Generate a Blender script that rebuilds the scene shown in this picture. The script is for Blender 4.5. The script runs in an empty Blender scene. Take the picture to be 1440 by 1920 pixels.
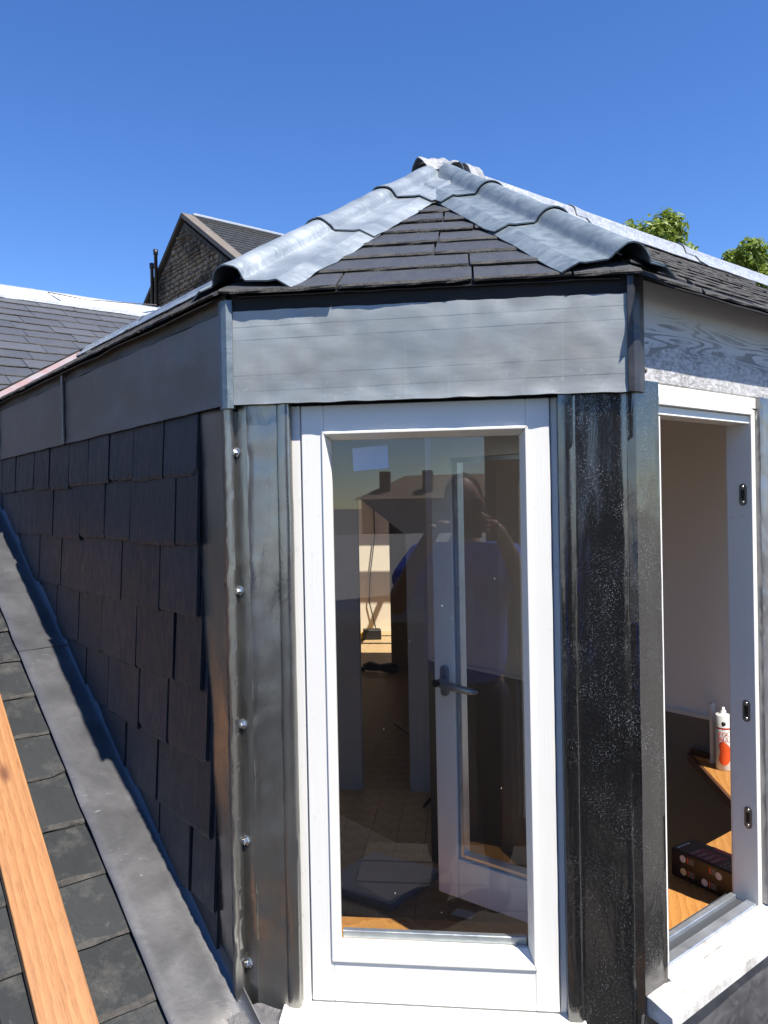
import bpy, bmesh, math, random
from mathutils import Vector, Matrix, noise

sc = bpy.context.scene
# ------------------------------------------------------------------ camera
CX, CY = 0.0774, -1.42
cam_d = bpy.data.cameras.new('camera'); cam = bpy.data.objects.new('camera', cam_d)
sc.collection.objects.link(cam); sc.camera = cam
YAW, PITCH, ROLL = -0.11129, -0.00778, -0.01962
_fw = Vector((math.sin(YAW)*math.cos(PITCH), math.cos(YAW)*math.cos(PITCH), math.sin(PITCH)))
_r0 = Vector((math.cos(YAW), -math.sin(YAW), 0)); _u0 = _r0.cross(_fw)
_r = _r0*math.cos(ROLL) + _u0*math.sin(ROLL); _u = -_r0*math.sin(ROLL) + _u0*math.cos(ROLL)
cam.matrix_world = Matrix(((_r.x, _u.x, -_fw.x, CX), (_r.y, _u.y, -_fw.y, CY), (_r.z, _u.z, -_fw.z, 0), (0, 0, 0, 1)))
cam_d.sensor_fit = 'VERTICAL'; cam_d.sensor_height = 24.0; cam_d.lens = 24.0*1466.76/1920.0
cam_d.clip_start = 0.02; cam_d.clip_end = 6000
# ------------------------------------------------------------------ light
SUN = Vector((0.438, -0.410, 1.0)).normalized()
elev = math.asin(SUN.z)
world = bpy.data.worlds.new('World'); sc.world = world; world.use_nodes = True
wn = world.node_tree.nodes; wl = world.node_tree.links
wn.clear()
wo = wn.new('ShaderNodeOutputWorld'); bg = wn.new('ShaderNodeBackground'); sky = wn.new('ShaderNodeTexSky')
sky.sky_type = 'NISHITA'; sky.sun_disc = False; sky.sun_elevation = elev
sky.sun_rotation = math.atan2(SUN.x, SUN.y)
sky.altitude = 300; sky.air_density = 0.95; sky.dust_density = 0.0; sky.ozone_density = 4.0
hs = wn.new('ShaderNodeHueSaturation'); hs.inputs['Saturation'].default_value = 1.22; hs.inputs['Hue'].default_value = .511; hs.inputs['Value'].default_value = .94
wl.new(sky.outputs[0], hs.inputs['Color']); wl.new(hs.outputs[0], bg.inputs[0]); bg.inputs[1].default_value = 0.10
wl.new(bg.outputs[0], wo.inputs[0])
sd = bpy.data.lights.new('sun', 'SUN'); sd.energy = 4.25; sd.angle = math.radians(0.53); sd.color = (1.0, 0.945, 0.865)
so = bpy.data.objects.new('sun', sd); sc.collection.objects.link(so)
so.rotation_euler = SUN.to_track_quat('Z', 'Y').to_euler(); so.location = SUN*30
vs = sc.view_settings; vs.view_transform = 'Standard'; vs.look = 'None'; vs.gamma = 1.0; vs.use_curve_mapping = False
vs.exposure = 1.14
sc.render.engine = 'CYCLES'
cy = sc.cycles
cy.use_denoising = True; cy.max_bounces = 8; cy.diffuse_bounces = 4; cy.glossy_bounces = 4; cy.transparent_max_bounces = 16
cy.caustics_reflective = False; cy.caustics_refractive = False; cy.sample_clamp_indirect = 6

# ------------------------------------------------------------------ frame of reference
S = math.sqrt(.5)
W = 0.7267
D = Vector((-S, S, 0)); R = Vector((S, S, 0)); NL = Vector((-S, -S, 0)); NR = Vector((S, -S, 0)); UP = Vector((0, 0, 1)); FN = Vector((0, -1, 0))
L0 = Vector((-W/2, 0, 0)); R0 = Vector((W/2, 0, 0))
Z0, SLOPE = -0.941, 0.5385
MV = (D + UP*SLOPE).normalized(); MN = R.cross(MV).normalized()     # main roof: up-slope and normal
if MN.z < 0: MN = -MN
MC = math.sqrt(1 + SLOPE*SLOPE)
ZFT, ZFB, ZEAVE = 0.3616, 0.1903, 0.402
APEX = Vector((0, 0.9048, 0.962))
GROUND = -10.0
def left(t, o, z): v = L0 + D*t + NL*o; return Vector((v.x, v.y, z))
def right(u, o, z): v = R0 + R*u + NR*o; return Vector((v.x, v.y, z))
def front(x, o, z): return Vector((x, -o, z))
def main(t, lat, n=0.0): return L0 + D*t + NL*lat + UP*(Z0 + SLOPE*t) + MN*n
rnd = random.Random(7)
def nz(v, s=1.0): return noise.noise(Vector(v)*s)

# ------------------------------------------------------------------ materials
class NT:
    def __init__(self, name):
        self.m = bpy.data.materials.new(name); self.m.use_nodes = True
        self.t = self.m.node_tree; self.t.nodes.clear()
        self.out = self.n('ShaderNodeOutputMaterial'); self.b = self.n('ShaderNodeBsdfPrincipled')
        self.l(self.b.outputs[0], self.out.inputs[0]); self._tc = None
    def n(self, k): return self.t.nodes.new(k)
    def l(self, a, b): self.t.links.new(a, b)
    def put(self, sock, v):
        if hasattr(v, 'links') or hasattr(v, 'is_linked'): self.l(v, sock)
        else: sock.default_value = v
    def coord(self, scale=(1, 1, 1), rot=(0, 0, 0), kind='Object', loc=(0, 0, 0)):
        if not self._tc: self._tc = self.n('ShaderNodeTexCoord')
        mp = self.n('ShaderNodeMapping'); mp.inputs['Scale'].default_value = scale; mp.inputs['Rotation'].default_value = rot
        mp.inputs['Location'].default_value = loc
        self.l(self._tc.outputs[kind], mp.inputs[0]); return mp.outputs[0]
    def rand(self):
        return self.n('ShaderNodeObjectInfo').outputs['Random']
    def offset(self, vec, k=40.0):      # shift by the object's random number
        r = self.rand(); m = self.n('ShaderNodeVectorMath'); m.operation = 'ADD'
        c = self.n('ShaderNodeCombineXYZ')
        for i, f in enumerate((k, k*1.7, k*.6)):
            q = self.math('MULTIPLY', r, f); self.l(q, c.inputs[i])
        self.l(vec, m.inputs[0]); self.l(c.outputs[0], m.inputs[1]); return m.outputs[0]
    def noise(self, vec, scale, detail=4, rough=.55, dist=0.0):
        t = self.n('ShaderNodeTexNoise'); t.inputs['Scale'].default_value = scale; t.inputs['Detail'].default_value = detail
        t.inputs['Roughness'].default_value = rough; t.inputs['Distortion'].default_value = dist
        if vec is not None: self.l(vec, t.inputs['Vector'])
        return t.outputs[0]
    def vor(self, vec, scale, feature='F1', out=0, rnd_=1.0):
        t = self.n('ShaderNodeTexVoronoi'); t.feature = feature; t.inputs['Scale'].default_value = scale; t.inputs['Randomness'].default_value = rnd_
        if vec is not None: self.l(vec, t.inputs['Vector'])
        return t.outputs[out]
    def wave(self, vec, scale, dist, detail=2, dscale=1.0, prof='SIN', direction='X', kind='BANDS'):
        t = self.n('ShaderNodeTexWave'); t.wave_type = kind; t.wave_profile = prof
        if kind == 'BANDS': t.bands_direction = direction
        t.inputs['Scale'].default_value = scale; t.inputs['Distortion'].default_value = dist
        t.inputs['Detail'].default_value = detail; t.inputs['Detail Scale'].default_value = dscale
        self.l(vec, t.inputs['Vector']); return t.outputs['Fac']
    def ramp(self, f, stops, interp='LINEAR'):
        r = self.n('ShaderNodeValToRGB'); self.l(f, r.inputs[0]); e = r.color_ramp.elements; r.color_ramp.interpolation = interp
        while len(e) < len(stops): e.new(.5)
        for i, (p, c) in enumerate(stops):
            e[i].position = p
            e[i].color = (c, c, c, 1) if not isinstance(c, (tuple, list)) else (*c, 1)
        return r.outputs[0]
    def math(self, op, a, b=None, c=None):
        m = self.n('ShaderNodeMath'); m.operation = op
        for i, v in enumerate((a, b, c)):
            if v is not None: self.put(m.inputs[i], v)
        return m.outputs[0]
    def mix(self, f, a, b, mode='MIX'):
        m = self.n('ShaderNodeMix'); m.data_type = 'RGBA'; m.blend_type = mode
        self.put(m.inputs[0], f)
        for s_, v in ((m.inputs[6], a), (m.inputs[7], b)):
            if isinstance(v, tuple): s_.default_value = (*v, 1)
            else: self.l(v, s_)
        return m.outputs[2]
    def bump(self, h, strength=.3, dist=.005, prev=None):
        b = self.n('ShaderNodeBump'); b.inputs['Strength'].default_value = strength; b.inputs['Distance'].default_value = dist
        self.l(h, b.inputs['Height'])
        if prev is not None: self.l(prev, b.inputs['Normal'])
        return b.outputs[0]
    def set(self, color=None, rough=None, metal=None, normal=None, spec=None, **k):
        b = self.b.inputs
        if color is not None:
            if isinstance(color, tuple): b['Base Color'].default_value = (*color, 1)
            else: self.l(color, b['Base Color'])
        for nm, v in (('Roughness', rough), ('Metallic', metal), ('Specular IOR Level', spec)):
            if v is not None: self.put(b[nm], v)
        if normal is not None: self.l(normal, b['Normal'])
        return self.m

def m_slate(name, c0, c1, rough=.5, streak=.35, dusty=.0, bumpk=.5, spec=.5, mark=.26):
    m = NT(name); v = m.offset(m.coord((1, .35, 1))); v2 = m.offset(m.coord())
    big = m.noise(v, 9, 5, .6); fine = m.noise(v, 60, 6, .7, .6); ser = m.wave(v2, 3.5, 9, 4, 2.2, 'SAW', 'Y')
    r = m.rand()
    f = m.math('ADD', m.math('MULTIPLY', big, .65), m.math('MULTIPLY', r, .45))
    col = m.mix(f, c0, c1)
    sc_ = m.ramp(m.noise(v, 38, 8, .8, 1.4), [(.60, 0.0), (.74, 1.0)])
    patch = m.ramp(m.noise(v2, 7, 3, .6), [(.42, 0.0), (.62, 1.0)])
    scr = m.math('MULTIPLY', m.math('MULTIPLY', sc_, patch), streak)
    col = m.mix(scr, col, (mark, mark, mark*.96))
    if dusty: col = m.mix(m.ramp(m.noise(v2, 11, 6, .7), [(.52, 0.0), (.8, dusty)]), col, (.17, .155, .135))
    h = m.math('ADD', m.math('MULTIPLY', big, 1.2), m.math('ADD', m.math('MULTIPLY', fine, .35), m.math('MULTIPLY', ser, .25)))
    return m.set(col, m.ramp(fine, [(.3, rough - .12), (.7, rough + .16)]), 0, m.bump(h, bumpk, .004), spec)
M = {}
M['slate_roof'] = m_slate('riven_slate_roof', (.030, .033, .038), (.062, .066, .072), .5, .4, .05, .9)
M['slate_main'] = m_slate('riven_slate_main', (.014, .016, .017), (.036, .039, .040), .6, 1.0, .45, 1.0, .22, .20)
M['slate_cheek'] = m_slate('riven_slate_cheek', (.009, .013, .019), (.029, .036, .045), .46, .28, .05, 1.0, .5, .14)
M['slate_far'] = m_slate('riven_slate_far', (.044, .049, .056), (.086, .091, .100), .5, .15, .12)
m = NT('slate_edge'); v = m.offset(m.coord())
g = m.noise(v, 130, 5, .7)
M['slate_edge'] = m.set(m.mix(m.ramp(m.noise(v, 40, 5, .7), [(.35, 0.0), (.65, 1.0)]), (.026, .026, .027), (.085, .078, .068)), .9, 0, m.bump(g, 1.0, .006))

def m_metal(name, c0, c1, rough, metal, blot=3.0, wob=.25, wobs=7, fine=.15, scratch=.0, rv=.1, stretch=(1, 1, 1)):
    m = NT(name); v = m.coord(stretch)
    big = m.noise(v, blot, 5, .6, .4); f2 = m.noise(v, 90, 4, .6)
    col = m.mix(m.ramp(big, [(.3, 0.0), (.7, 1.0)]), c0, c1)
    rr = m.ramp(big, [(.25, rough - rv), (.75, rough + rv)])
    if scratch:
        s1 = m.ramp(m.noise(m.coord((14, 14, 90), (.2, .5, .3)), 3, 6, .75, .3), [(.63, 0.0), (.72, 1.0)])
        s2 = m.ramp(m.noise(v, 4.5, 3, .6), [(.5, 0.0), (.62, 1.0)])
        col = m.mix(m.math('MULTIPLY', m.math('MULTIPLY', s1, s2), scratch), col, (.78, .8, .82))
    n1 = m.bump(m.noise(v, wobs, 3, .5, .5), wob, .02)
    return m, col, rr, m.bump(f2, fine, .001, n1), metal
def fin(t): m, c, r_, n_, me = t; return m.set(c, r_, me, n_)
M['zinc_hip'] = fin(m_metal('zinc_hip_sheet', (.21, .245, .27), (.33, .37, .40), .45, .45, 8, .3, 17, .3, .9))
M['zinc_hip_b'] = fin(m_metal('zinc_hip_sheet_grey', (.15, .19, .215), (.235, .28, .305), .48, .45, 34, .15, 16, .45, .3))
M['lead_cap'] = fin(m_metal('crumpled_lead', (.20, .21, .22), (.32, .33, .34), .6, .3, 16, .7, 26, .5, .2))
M['flash'] = fin(m_metal('lead_flashing', (.100, .099, .100), (.150, .149, .152), .38, .55, 9, .10, 6, .3, .9, .07))
M['lead_shade'] = fin(m_metal('lead_fascia_grey', (.175, .155, .135), (.25, .225, .200), .45, .6, 4, .15, 8, .2, .12, .08))
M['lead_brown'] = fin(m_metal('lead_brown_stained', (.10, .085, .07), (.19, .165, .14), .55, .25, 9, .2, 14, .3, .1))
M['lead_dark'] = fin(m_metal('lead_dark', (.045, .045, .05), (.09, .09, .095), .4, .6, 8, .3, 14, .3, .2))
M['apron'] = fin(m_metal('lead_apron', (.20, .20, .215), (.33, .325, .33), .36, .8, 6, .8, 7, .2, .25))
M['steel'] = fin(m_metal('bolt_steel', (.62, .62, .6), (.78, .78, .76), .25, 1.0, 30, .05, 30, .05))
M['alu'] = fin(m_metal('aluminium_track', (.5, .54, .58), (.66, .7, .73), .35, .8, 20, .05, 30, .1, .2))
# front fascia: weathered milky lead with scribed level lines
m, c, rr, n_, me = m_metal('lead_fascia_front', (.245, .265, .258), (.365, .385, .372), .48, .40, 3.2, .12, 6, .2, .0, .1, (.6, 1, 1.6))
sep = m.n('ShaderNodeSeparateXYZ'); m.l(m.coord(), sep.inputs[0]); zz = sep.outputs[2]
zw = m.math('ADD', zz, m.math('MULTIPLY', sep.outputs[0], -.012))
ln = None
for z_ in (.336, .312, .247, .218):
    q = m.math('LESS_THAN', m.math('ABSOLUTE', m.math('SUBTRACT', zw, z_)), .0009)
    ln = q if ln is None else m.math('MAXIMUM', ln, q)
ln = m.math('MULTIPLY', ln, m.ramp(m.noise(m.coord((3, 1, 8)), 4, 3), [(.35, .1), (.6, .75)]))
c = m.mix(ln, c, (.10, .12, .13))
low = m.ramp(zz, [(.0, 1.0), (.225, 1.0), (.245, 0.0)])
spl = m.math('MULTIPLY', m.ramp(m.noise(m.coord((26, 26, 40)), 3, 7, .8, .4), [(.58, 0.0), (.68, .55)]), low)
c = m.mix(spl, c, (.74, .77, .8))
pat = m.ramp(m.vor(m.coord((1.6, 1, 4)), 3.2, 'F1', 1), [(.45, 0.0), (.5, .12)])
c = m.mix(pat, c, (.52, .57, .6))
scx = m.ramp(m.noise(m.coord((70, 1, 5), (0, .25, 0)), 2, 4, .7, .6), [(.66, 0.0), (.72, .55)])
scx = m.math('MULTIPLY', scx, m.ramp(m.noise(m.coord(), 5, 2), [(.5, 0.0), (.6, 1.0)]))
c = m.mix(scx, c, (.7, .74, .76))
stn = m.ramp(m.noise(m.coord((.8, 1, 1.6), loc=(.4, 0, .2)), 4.5, 4, .6), [(.50, 0.0), (.68, .55)])
c = m.mix(stn, c, (.235, .235, .215))
run = m.ramp(m.noise(m.coord((55, 1, 2.2)), 1.4, 4, .6), [(.58, 0.0), (.78, .16)])
c = m.mix(run, c, (.55, .58, .58))
M['lead_front'] = m.set(c, rr, me, n_)
# pillar lead: shiny, wrinkled
def m_pillar(name, drops):
    m = NT(name); v = m.coord((1, 1, .45)); v1 = m.coord()
    big = m.noise(v, 8, 4, .6, .5); col = m.mix(big, (.20, .195, .185), (.36, .35, .325))
    wr = m.noise(m.coord((1.2, 1.2, .45), (0, .95, 0)), 20, 4, .6, .8)
    n1 = m.bump(m.noise(v, 5, 2, .5, .3), .35, .03)
    n2 = m.bump(wr, .28 if not drops else .2, .005, n1)
    if drops: col = m.mix(.58, col, (.05, .05, .055))
    rough = m.ramp(m.noise(v1, 6, 4), [(.3, .13), (.7, .27)] if drops else [(.3, .22), (.7, .40)])
    if drops:
        vv = m.coord((1, 1, .8))
        den = m.math('MULTIPLY', m.ramp(m.noise(v1, 11, 4, .6), [(.35, .25), (.65, 1.0)]), m.ramp(m.noise(m.coord((1, 1, .3)), 30, 3), [(.3, .3), (.6, 1.0)]))
        dsp = m.vor(vv, 560, 'F1', 0); dot = m.math('MULTIPLY', m.ramp(dsp, [(.20, 1.0), (.40, 0.0)]), m.math('MULTIPLY', den, m.ramp(m.noise(vv, 300, 2), [(.42, 0.0), (.58, 1.0)])))
        col = m.mix(m.math('MULTIPLY', dot, .8), col, (.50, .51, .53))
        n2 = m.bump(dot, .15, .001, n2)
        me = m.math('SUBTRACT', .97, m.math('MULTIPLY', dot, .6))
    else:
        sp = m.ramp(m.noise(m.coord((1, 1, .6)), 150, 5, .8), [(.66, 0.0), (.72, .7)])
        sp = m.math('MULTIPLY', sp, m.ramp(m.noise(v1, 9, 3), [(.5, 0.0), (.65, 1.0)]))
        col = m.mix(sp, col, (.6, .61, .62)); me = .92
    return m.set(col, rough, me, n2)
M['pillar_l'] = m_pillar('lead_pillar_wrinkled', False)
M['pillar_r'] = m_pillar('lead_pillar_speckled', True)
# galvanised ridge
m = NT('galvanised_ridge'); v = m.coord()
sp = m.ramp(m.vor(v, 75, 'F1', 1), [(.2, 0.0), (.8, 1.0)]); fine = m.ramp(m.noise(v, 170, 3, .7), [(.5, 0.0), (.6, 1.0)])
c = m.mix(sp, (.40, .42, .43), (.56, .58, .59)); c = m.mix(m.math('MULTIPLY', fine, .6), c, (.22, .24, .255))
M['galv'] = m.set(c, .42, .45, m.bump(m.noise(v, 9, 3), .15, .01))
# paint
m = NT('white_paint'); v = m.coord((1, 1, 1))
gr = m.noise(m.coord((60, 60, 2.2)), 4, 4, .6); spots = m.ramp(m.noise(v, 38, 3, .7), [(.63, 0.0), (.72, .6)])
c = m.mix(m.noise(v, 6, 4), (.77, .75, .69), (.84, .82, .755)); c = m.mix(m.math('MULTIPLY', spots, .5), c, (.52, .52, .5))
M['white'] = m.set(c, .42, 0, m.bump(gr, .22, .0015))
m = NT('white_paint_rail'); gr = m.noise(m.coord((2.2, 60, 60)), 4, 4, .6); v = m.coord()
c = m.mix(m.noise(v, 6, 4), (.77, .75, .69), (.84, .82, .755))
M['white_h'] = m.set(c, .42, 0, m.bump(gr, .22, .0015))
m = NT('weathered_sill_paint'); v = m.coord((1, 1, 1))
st = m.noise(m.coord((9, 9, 9)), 2.5, 7, .75); c = m.mix(m.ramp(st, [(.42, 0.0), (.66, 1.0)]), (.66, .65, .62), (.30, .28, .25))
M['sill'] = m.set(c, .6, 0, m.bump(st, .3, .003))
# peeling fascia board: grain rings showing through the paint; runs along the right wall
m = NT('peeling_white_board'); v = m.coord((1, 1, 1), (0, 0, -math.pi/4))
vg = m.coord((1.1, 6, 6), (0, 0, -math.pi/4))
ring = m.math('FRACT', m.math('MULTIPLY', m.noise(m.coord((.55, 1, 8.0), (0, 0, -math.pi/4)), 2.2, 2, .5, .1), 19.0))
streak = m.noise(m.coord((5, 60, 90), (0, 0, -math.pi/4)), 1.6, 6, .75, .3)
sep = m.n('ShaderNodeSeparateXYZ'); m.l(m.coord(), sep.inputs[0]); zz = sep.outputs[2]
zj = m.math('ADD', zz, m.math('MULTIPLY', m.math('SUBTRACT', m.noise(v, 6, 3), .5), .09))
mid = m.ramp(zj, [(.0, 0.0), (.262, .0), (.280, 1.0), (.325, .9), (.350, 0.0)])
lowm = m.ramp(zj, [(.0, .95), (.245, .9), (.285, .75), (.300, .0)])
bare1 = m.math('MULTIPLY', m.ramp(m.math('ADD', ring, m.math('MULTIPLY', m.math('SUBTRACT', streak, .5), .8)), [(.56, 0.0), (.66, 1.0)]), m.math('MULTIPLY', mid, m.ramp(m.noise(v, 5.5, 3), [(.42, .15), (.55, 1.0)])))
bare2 = m.math('MULTIPLY', m.ramp(streak, [(.42, 0.0), (.56, 1.0)]), m.math('MULTIPLY', lowm, m.ramp(m.noise(v, 4.0, 5, .7), [(.34, .25), (.55, 1.0)])))
bare = m.math('MINIMUM', m.math('ADD', bare1, bare2), 1.0)
c = m.mix(m.math('MULTIPLY', bare, .85), m.mix(m.noise(v, 7, 5, .7), (.50, .495, .49), (.66, .655, .645)), m.mix(streak, (.10, .095, .09), (.24, .23, .22)))
hh = m.math('SUBTRACT', m.math('MULTIPLY', streak, .4), bare)
M['peel'] = m.set(c, .62, 0, m.bump(hh, .3, .0015))
# woods
def m_wood(name, c0, c1, c2, vec_scale, rot=(0, 0, 0), rough=.5, sc_=1.0, ring=2.2, dirn='X', knots=False):
    m = NT(name); v = m.coord(vec_scale, rot)
    w1 = m.wave(v, ring*sc_, 6, 3, .9, 'SAW', dirn); f = m.noise(m.coord(tuple(a*7 for a in vec_scale), rot), 6*sc_, 5, .7)
    c = m.mix(m.ramp(w1, [(.0, 0.0), (.75, .8), (1.0, 1.0)]), c0, c1); c = m.mix(m.ramp(f, [(.5, 0.0), (.72, .8)]), c, c2)
    if knots:
        kd = m.vor(m.coord((9, 3.2, 3), loc=(.3, .37, 0)), 1.0, 'F1', 0)
        c = m.mix(m.ramp(kd, [(.05, .9), (.13, .0)]), c, (.10, .032, .012))
        c = m.mix(m.ramp(m.noise(m.coord((6, 1.2, 1)), 2.2, 5, .65), [(.48, 0.0), (.75, .55)]), c, (.26, .13, .060))
        c = m.mix(m.ramp(m.noise(m.coord((260, 9, 1)), 1.0, 3, .6), [(.60, 0.0), (.70, .5)]), c, (.18, .06, .022))
    return m.set(c, rough, 0, m.bump(f, .25, .0015))
M['plank'] = m_wood('larch_plank', (.38, .185, .072), (.29, .128, .045), (.18, .070, .022), (3.2, .20, 3.2), sc_=2.6, knots=True) if True else m_wood('larch_plank', (.43, .20, .085), (.34, .14, .054), (.23, .085, .032), (3.2, .20, 3.2), sc_=2.6)
M['oak'] = m_wood('oak_board', (.46, .22, .058), (.36, .155, .038), (.22, .09, .022), (5, .8, 5), (0, 0, -math.pi/4 + math.pi/2), sc_=2.2)
M['oak_f'] = m_wood('oak_board_front', (.46, .22, .058), (.36, .155, .038), (.22, .09, .022), (5, .8, 5), (0, 0, math.pi/2), sc_=2.2)
M['oakfloor'] = m_wood('oak_floor', (.52, .36, .19), (.42, .27, .13), (.27, .16, .07), (6, .6, 6), (0, 0, math.pi/2), sc_=2.0)
M['panel'] = m_wood('grey_wood_panel', (.21, .19, .165), (.155, .14, .122), (.095, .085, .075), (1.2, 1.2, 16), (0, 0, math.pi/4), rough=.5, sc_=2.0, dirn='Z')
M['walnut'] = m_wood('dark_wood_edge', (.10, .04, .018), (.075, .03, .014), (.05, .02, .01), (4, 4, 4))
def plain(name, c, rough=.5, metal=0.0, bs=40, bk=.1, var=.12, em=None):
    m = NT(name); v = m.coord(); n = m.noise(v, bs, 4, .6)
    col = m.mix(m.noise(v, 5, 4, .6), tuple(x*(1 - var) for x in c), tuple(min(1, x*(1 + var)) for x in c))
    return m.set(col, rough, metal, m.bump(n, bk, .002))
M['plaster'] = plain('white_plaster', (.86, .845, .81), .8, 0, 60, .12, .05)
M['plaster_grey'] = plain('grey_plaster', (.42, .41, .41), .8, 0, 60, .2, .15)
M['beige'] = plain('beige_plaster', (.74, .65, .50), .8, 0, 30, .2, .08)
M['felt'] = plain('dark_roof_felt', (.02, .02, .021), .85)
M['deck'] = plain('roof_boarding', (.03, .028, .026), .9)
M['black'] = plain('black_plastic', (.012, .012, .013), .4)
M['rubber'] = plain('dark_rubber_strip', (.05, .055, .06), .55)
M['grey_metal'] = plain('grey_handle_metal', (.32, .335, .35), .35, .7, 60, .05)
M['plate'] = plain('strike_plate_metal', (.20, .20, .20), .4, .8, 60, .1)
M['yellow'] = plain('yellow_plastic', (.75, .48, .03), .45)
M['paper'] = plain('white_paper', (.66, .64, .58), .8)
M['paper_tan'] = plain('tan_paper', (.50, .36, .18), .8)
M['tube'] = plain('white_tube_plastic', (.74, .73, .70), .4, 0, 60, .03, .03)
M['red'] = plain('orange_red_print', (.80, .10, .02), .45, 0, 60, .02, .03)
M['redtext'] = plain('red_print', (.58, .05, .03), .45, 0, 60, .02, .03)
M['carton'] = plain('black_carton', (.018, .014, .013), .38, 0, 60, .04)
M['maroon'] = plain('maroon_print', (.30, .022, .055), .4, 0, 60, .02, .03)
M['printwhite'] = plain('white_print', (.66, .64, .62), .5, 0, 60, .02, .03)
M['printgrey'] = plain('grey_print', (.30, .28, .27), .5, 0, 60, .02, .03)
M['printcream'] = plain('cream_print', (.72, .6, .33), .5, 0, 60, .02, .03)
M['pinklead'] = None
m = NT('pink_valley_lead'); v = m.coord(); c = m.mix(m.ramp(m.noise(v, 3.5, 4, .6), [(.38, 0.0), (.62, 1.0)]), (.34, .325, .335), (.36, .22, .21))
M['pinklead'] = m.set(c, .5, .25, m.bump(m.noise(v, 14, 3), .3, .01))
# glass: reflects by Fresnel, lets light through
m = NT('window_glass'); m.t.nodes.remove(m.b)
tr = m.n('ShaderNodeBsdfTransparent'); tr.inputs[0].default_value = (.93, .95, .94, 1)
gl = m.n('ShaderNodeBsdfGlossy'); gl.inputs['Roughness'].default_value = 0.0; gl.inputs[0].default_value = (.95, .97, 1, 1)
lw = m.n('ShaderNodeLayerWeight'); fr = m.math('ADD', .082, m.math('MULTIPLY', m.math('POWER', lw.outputs['Facing'], 5.0), .9))
mx = m.n('ShaderNodeMixShader'); m.l(fr, mx.inputs[0]); m.l(tr.outputs[0], mx.inputs[1]); m.l(gl.outputs[0], mx.inputs[2]); m.l(mx.outputs[0], m.out.inputs[0])
M['glass'] = m.m
m = NT('sticker_film'); m.t.nodes.remove(m.b)
df = m.n('ShaderNodeBsdfDiffuse'); df.inputs[0].default_value = (.62, .70, .78, 1); tr = m.n('ShaderNodeBsdfTransparent'); mx = m.n('ShaderNodeMixShader'); mx.inputs[0].default_value = .8
m.l(tr.outputs[0], mx.inputs[1]); m.l(df.outputs[0], mx.inputs[2]); m.l(mx.outputs[0], m.out.inputs[0])
M['sticker'] = m.m
# stone
m = NT('sooty_rubble_stone'); v = m.offset(m.coord()); g_ = m.noise(v, 1.1, 5, .65, .6)
c = m.mix(m.noise(v, 22, 4, .7), (.115, .088, .062), (.34, .265, .18)); c = m.mix(m.ramp(g_, [(.42, 0.0), (.60, .9)]), c, (.030, .026, .022))
M['stone'] = m.set(c, .9, 0, m.bump(m.noise(v, 30, 5, .7), .6, .02))
M['mortar'] = plain('dark_mortar', (.060, .050, .040), .95, 0, 12, .5, .3)
M['cope'] = plain('sandstone_coping', (.135, .115, .095), .85, 0, 10, .5, .4)
M['house_wall'] = plain('rendered_house_wall', (.20, .17, .14), .85, 0, 3, .3, .3)
M['tile'] = plain('brown_roof_tiles', (.26, .19, .13), .8, 0, 4, .4, .25)
M['flatroof'] = plain('pale_grey_roof_felt', (.30, .295, .28), .85, 0, 2, .3, .25)
M['bldg'] = plain('dark_stone_building', (.11, .092, .075), .9, 0, 3, .4, .3)
# ground
m = NT('street_ground'); v = m.coord((.05, .05, .05)); c = m.mix(m.noise(v, 3, 6, .6), (.14, .13, .115), (.26, .245, .215))
M['ground'] = m.set(c, .9)
M['bark'] = plain('tree_bark', (.07, .052, .038), .9, 0, 20, .6, .3)
m = NT('tree_leaves'); v = m.coord(); c = m.mix(m.noise(v, 1.1, 4, .6), (.11, .18, .02), (.27, .33, .05))
m.set(c, .5); m.b.inputs['Subsurface Weight'].default_value = 0
tl = m.n('ShaderNodeBsdfTranslucent'); m.l(c, tl.inputs[0]); mx = m.n('ShaderNodeMixShader'); mx.inputs[0].default_value = .35
m.l(m.b.outputs[0], mx.inputs[1]); m.l(tl.outputs[0], mx.inputs[2]); m.l(mx.outputs[0], m.out.inputs[0])
M['leaf'] = m.m
M['skin'] = plain('skin', (.45, .26, .18), .5, 0, 60, .1, .1)
M['hair'] = plain('short_dark_hair', (.05, .035, .025), .7, 0, 120, .4, .2)
M['shirt'] = plain('blue_cotton', (.03, .15, .70), .85, 0, 25, .5, .15)
M['trouser'] = plain('navy_work_cloth', (.012, .014, .03), .85, 0, 25, .5, .15)
M['boot'] = plain('brown_boot_leather', (.05, .03, .018), .6)
M['scaffold'] = plain('scaffold_timber', (.10, .085, .07), .8, 0, 12, .4, .2)

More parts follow.
